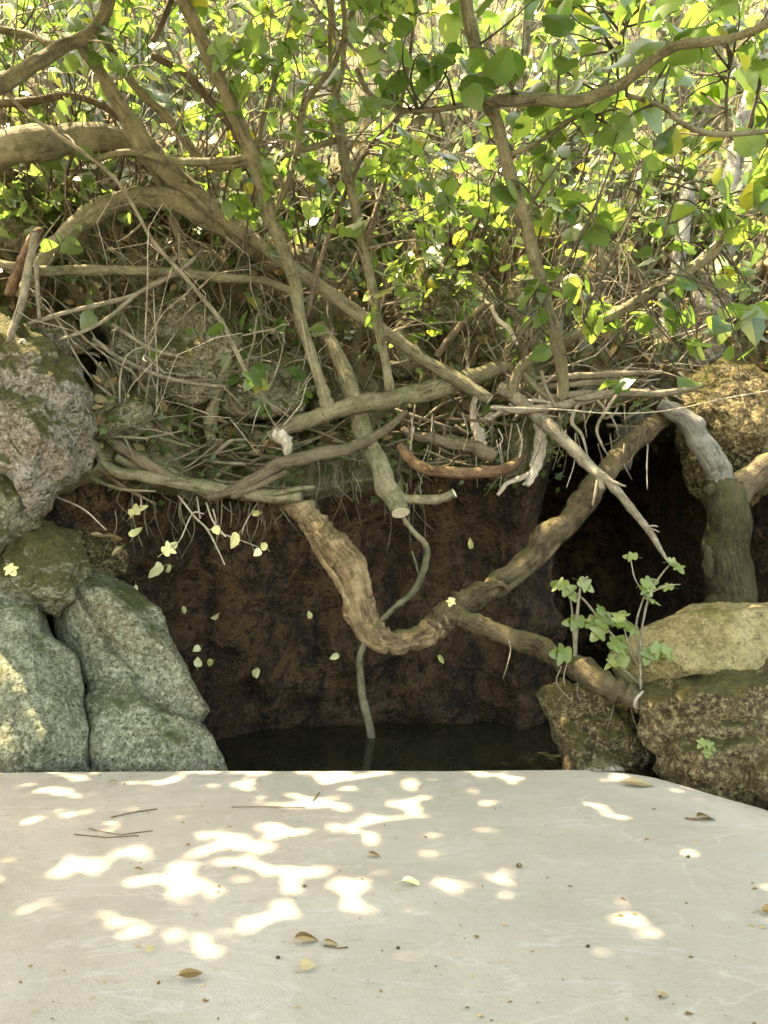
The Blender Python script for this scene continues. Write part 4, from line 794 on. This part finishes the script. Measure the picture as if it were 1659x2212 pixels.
wl_ = [(343, 1223, 32, 'long yellow leaf stuck low on the left cave wall'), (364, 1224, 18, 'small yellow leaf beside the long one on the cave wall'), (294, 1256, 24, 'folded tan leaf caught at the top of the sloping boulder'), (395, 1316, 16, 'tiny pale leaf stuck on the wall above the sloping boulder'), (431, 1395, 15, 'uppermost of three tiny pale leaves on the wall by the boulder'), (452, 1431, 15, 'right one of three tiny pale leaves on the wall by the boulder'), (427, 1439, 19, 'left one of three tiny pale leaves on the wall by the boulder'),
       (475, 1317, 20, 'green leaf stuck on the cave wall left of the V root'), (557, 1452, 20, 'tan leaf low on the wall left of the hanging root'), (676, 1331, 15, 'round pale leaf on the wall just left of the V root'), (1015, 1180, 20, 'yellow leaf on the wall inside the V root'), (738, 1409, 18, 'dull leaf on the wall under the bend of the root'), (950, 1415, 20, 'dull leaf on the wall right of the root bend')]
for x, y, w, lab in wl_:
    h, n = on_hill(x, y); n = n if n.dot(EYE-h) > 0 else -n
    lone_leaf(h+n*.03, w/F*h.y*1.1, n*.4+V((0, -.3, .4))+rv()*.6, M_yel_lit, random.choice(('broad', 'oval', 'broad')), lab, 'leaves caught on the cave wall')
plant('sprig', 'bright green sprig in the shade under the pitted boulder', (165, 1200, 3.72), [[(170, 1205, 3, 3.72), (162, 1185, 3, 3.7), (152, 1168, 2, 3.7)]], [(152, 1168, 30, 3.69, .8), (163, 1178, 26, 3.69, .7), (172, 1172, 20, 3.7, .5)], M_sap, cat='plant')
for k, wh in enumerate(('leftmost', 'second from the left', 'middle one', 'second from the right', 'rightmost')):
    lone_leaf(P(180+k*20+random.uniform(-6, 6), 1160+random.uniform(-8, 30), 3.78), random.uniform(.04, .075), V((0, -.5, .8))+rv()*.4, M_dry, 'oval', wh+' of the dry curled leaves heaped right of the mossy ledge', 'heap of dry leaves by the ledge')
lone_leaf(P(977, 1292, 3.57), .045, V((0, -.6, .7)), M_yel_lit, 'fig', 'small yellow leaf resting on the fork of the V root', None)
lone_leaf(P(17, 1222, 3.12), .055, V((0, -.7, .6)), M_yel_lit, 'fig', 'yellow leaf lying on the big left boulder', None)

# ------------------------------------------------------------------ litter on the terrace
random.seed(305)
lit = [(385, 2118, 44, M_dry, 'oval', 'dark dry leaf near the bottom left of the terrace'), (868, 1912, 42, M_yel_lit, 'oval', 'yellow leaf in the middle of the terrace'), (636, 2037, 42, M_dry, 'oval', 'tan curled leaf on the lower terrace'), (700, 2043, 30, M_dry, 'oval', 'thin brown leaf right of the tan curled leaf'), (1345, 1696, 54, M_dry, 'oval', 'large curled brown leaf near the back right corner of the terrace'),
       (1645, 1977, 44, M_dry, 'oval', 'dark leaf at the right edge of the terrace'), (1505, 1772, 44, M_dry, 'oval', 'thin dead leaf near the sunny patch on the right'), (650, 2096, 26, M_dry, 'broad', 'small grey leaf below the tan curled leaf'), (316, 2059, 16, M_dry, 'broad', 'tiny brown leaf left on the lower terrace'), (290, 1886, 16, M_dry, 'oval', 'tiny reddish leaf at the left of the terrace'),
       (795, 1850, 24, M_dry, 'oval', 'dark leaf scrap at mid terrace'), (1420, 2153, 22, M_dry, 'oval', 'leaf scrap at the lower right of the terrace'), (235, 1695, 18, M_dry, 'oval', 'reddish scrap near the back left of the terrace'), (883, 1702, 10, M_yel_lit, 'oval', 'yellow speck of leaf near the back edge'), (490, 1795, 10, M_dry, 'oval', 'brown scrap by the long sunny patch')]
for x, y, w, mt, kd, lab in lit:
    p = G(x, y); lone_leaf(p+V((0, 0, .012)), w/F*p.y*1.15, V((random.uniform(-.2, .2), random.uniform(-.5, .0), 1)), mt, kd, lab, 'leaves fallen on the terrace', fwd=V((1, random.uniform(-.3, .3), 0)))
for i, (x, y, r, lab) in enumerate([(1122, 1873, .0085, 'dark round pebble at mid terrace'), (1487, 1853, .006, 'small dark pebble near the right sun patch'), (600, 2071, .005, 'tiny pebble left on the lower terrace'), (860, 2050, .005, 'tiny pebble in the middle of the lower terrace'), (658, 1916, .005, 'tiny pebble left of the yellow leaf'), (1270, 2046, .005, 'tiny pebble right on the lower terrace')]):
    p = G(x, y); px = r/p.y*F
    boulder('pebble', [(x+px*math.cos(a)*random.uniform(.8, 1.2), y-px*.5+px*.85*math.sin(a)) for a in np.linspace(0, 2*math.pi, 8)[:-1]], p.y, r, M_rockRd, lab, seed=90+i, rough=.1, M=20, K=10, cat='pebble', group='pebbles on the terrace')
tw = [([(160, 1805), (230, 1812), (300, 1808)], 'long dry needle in the cluster at the terrace left', 2.2), ([(200, 1795), (260, 1806), (330, 1797)], 'bent dry needle in the cluster at the terrace left', 2.2), ([(240, 1768), (290, 1757), (340, 1750)], 'dry twig pointing to the back at the terrace left', 2.8), ([(500, 1746), (580, 1745), (660, 1747)], 'straight straw lying level across the sunny patch', 1.8), ([(676, 1732), (684, 1722), (690, 1714)], 'short green stalk beside the level straw', 3), ([(1480, 1770), (1505, 1773), (1530, 1771)], 'dark twiglet at the right of the terrace', 4), ([(700, 2046), (730, 2052), (752, 2050)], 'bent twiglet by the thin brown leaf', 3)]
for pts, lab, w in tw:
    q = [G(*p)+V((0, 0, .004)) for p in pts]; v, f = tube_mesh(q, [w/2/F*q[0].y]*3, 6); tag(link('fallen_twig', mesh('fallen_twig', v, f), M_red), lab, 'twig', 'twigs on the terrace')

# fine grit and leaf crumbs too small to pick apart
def grit(n):
    v0, f0 = low('oval'); poses = []
    for _ in range(n):
        x, y = random.uniform(-40, 1700), 1672+(random.random()**1.6)*540; p = G(x, y)
        if x > 1250 and y < 1668+(x-1250)*.21: continue
        poses.append((p+V((0, 0, .002)), frame(V((random.gauss(0, .25), random.gauss(0, .25), 1)), rv()), random.choice((.006, .008, .01, .014, .02))*random.uniform(.6, 1.2)))
    o = leaf_stuff(poses, 'oval', M_dry, None, 'leaf_crumbs'); tag(o, 'fine leaf crumbs and grit strewn over the terrace', 'leaf crumbs')
grit(260)
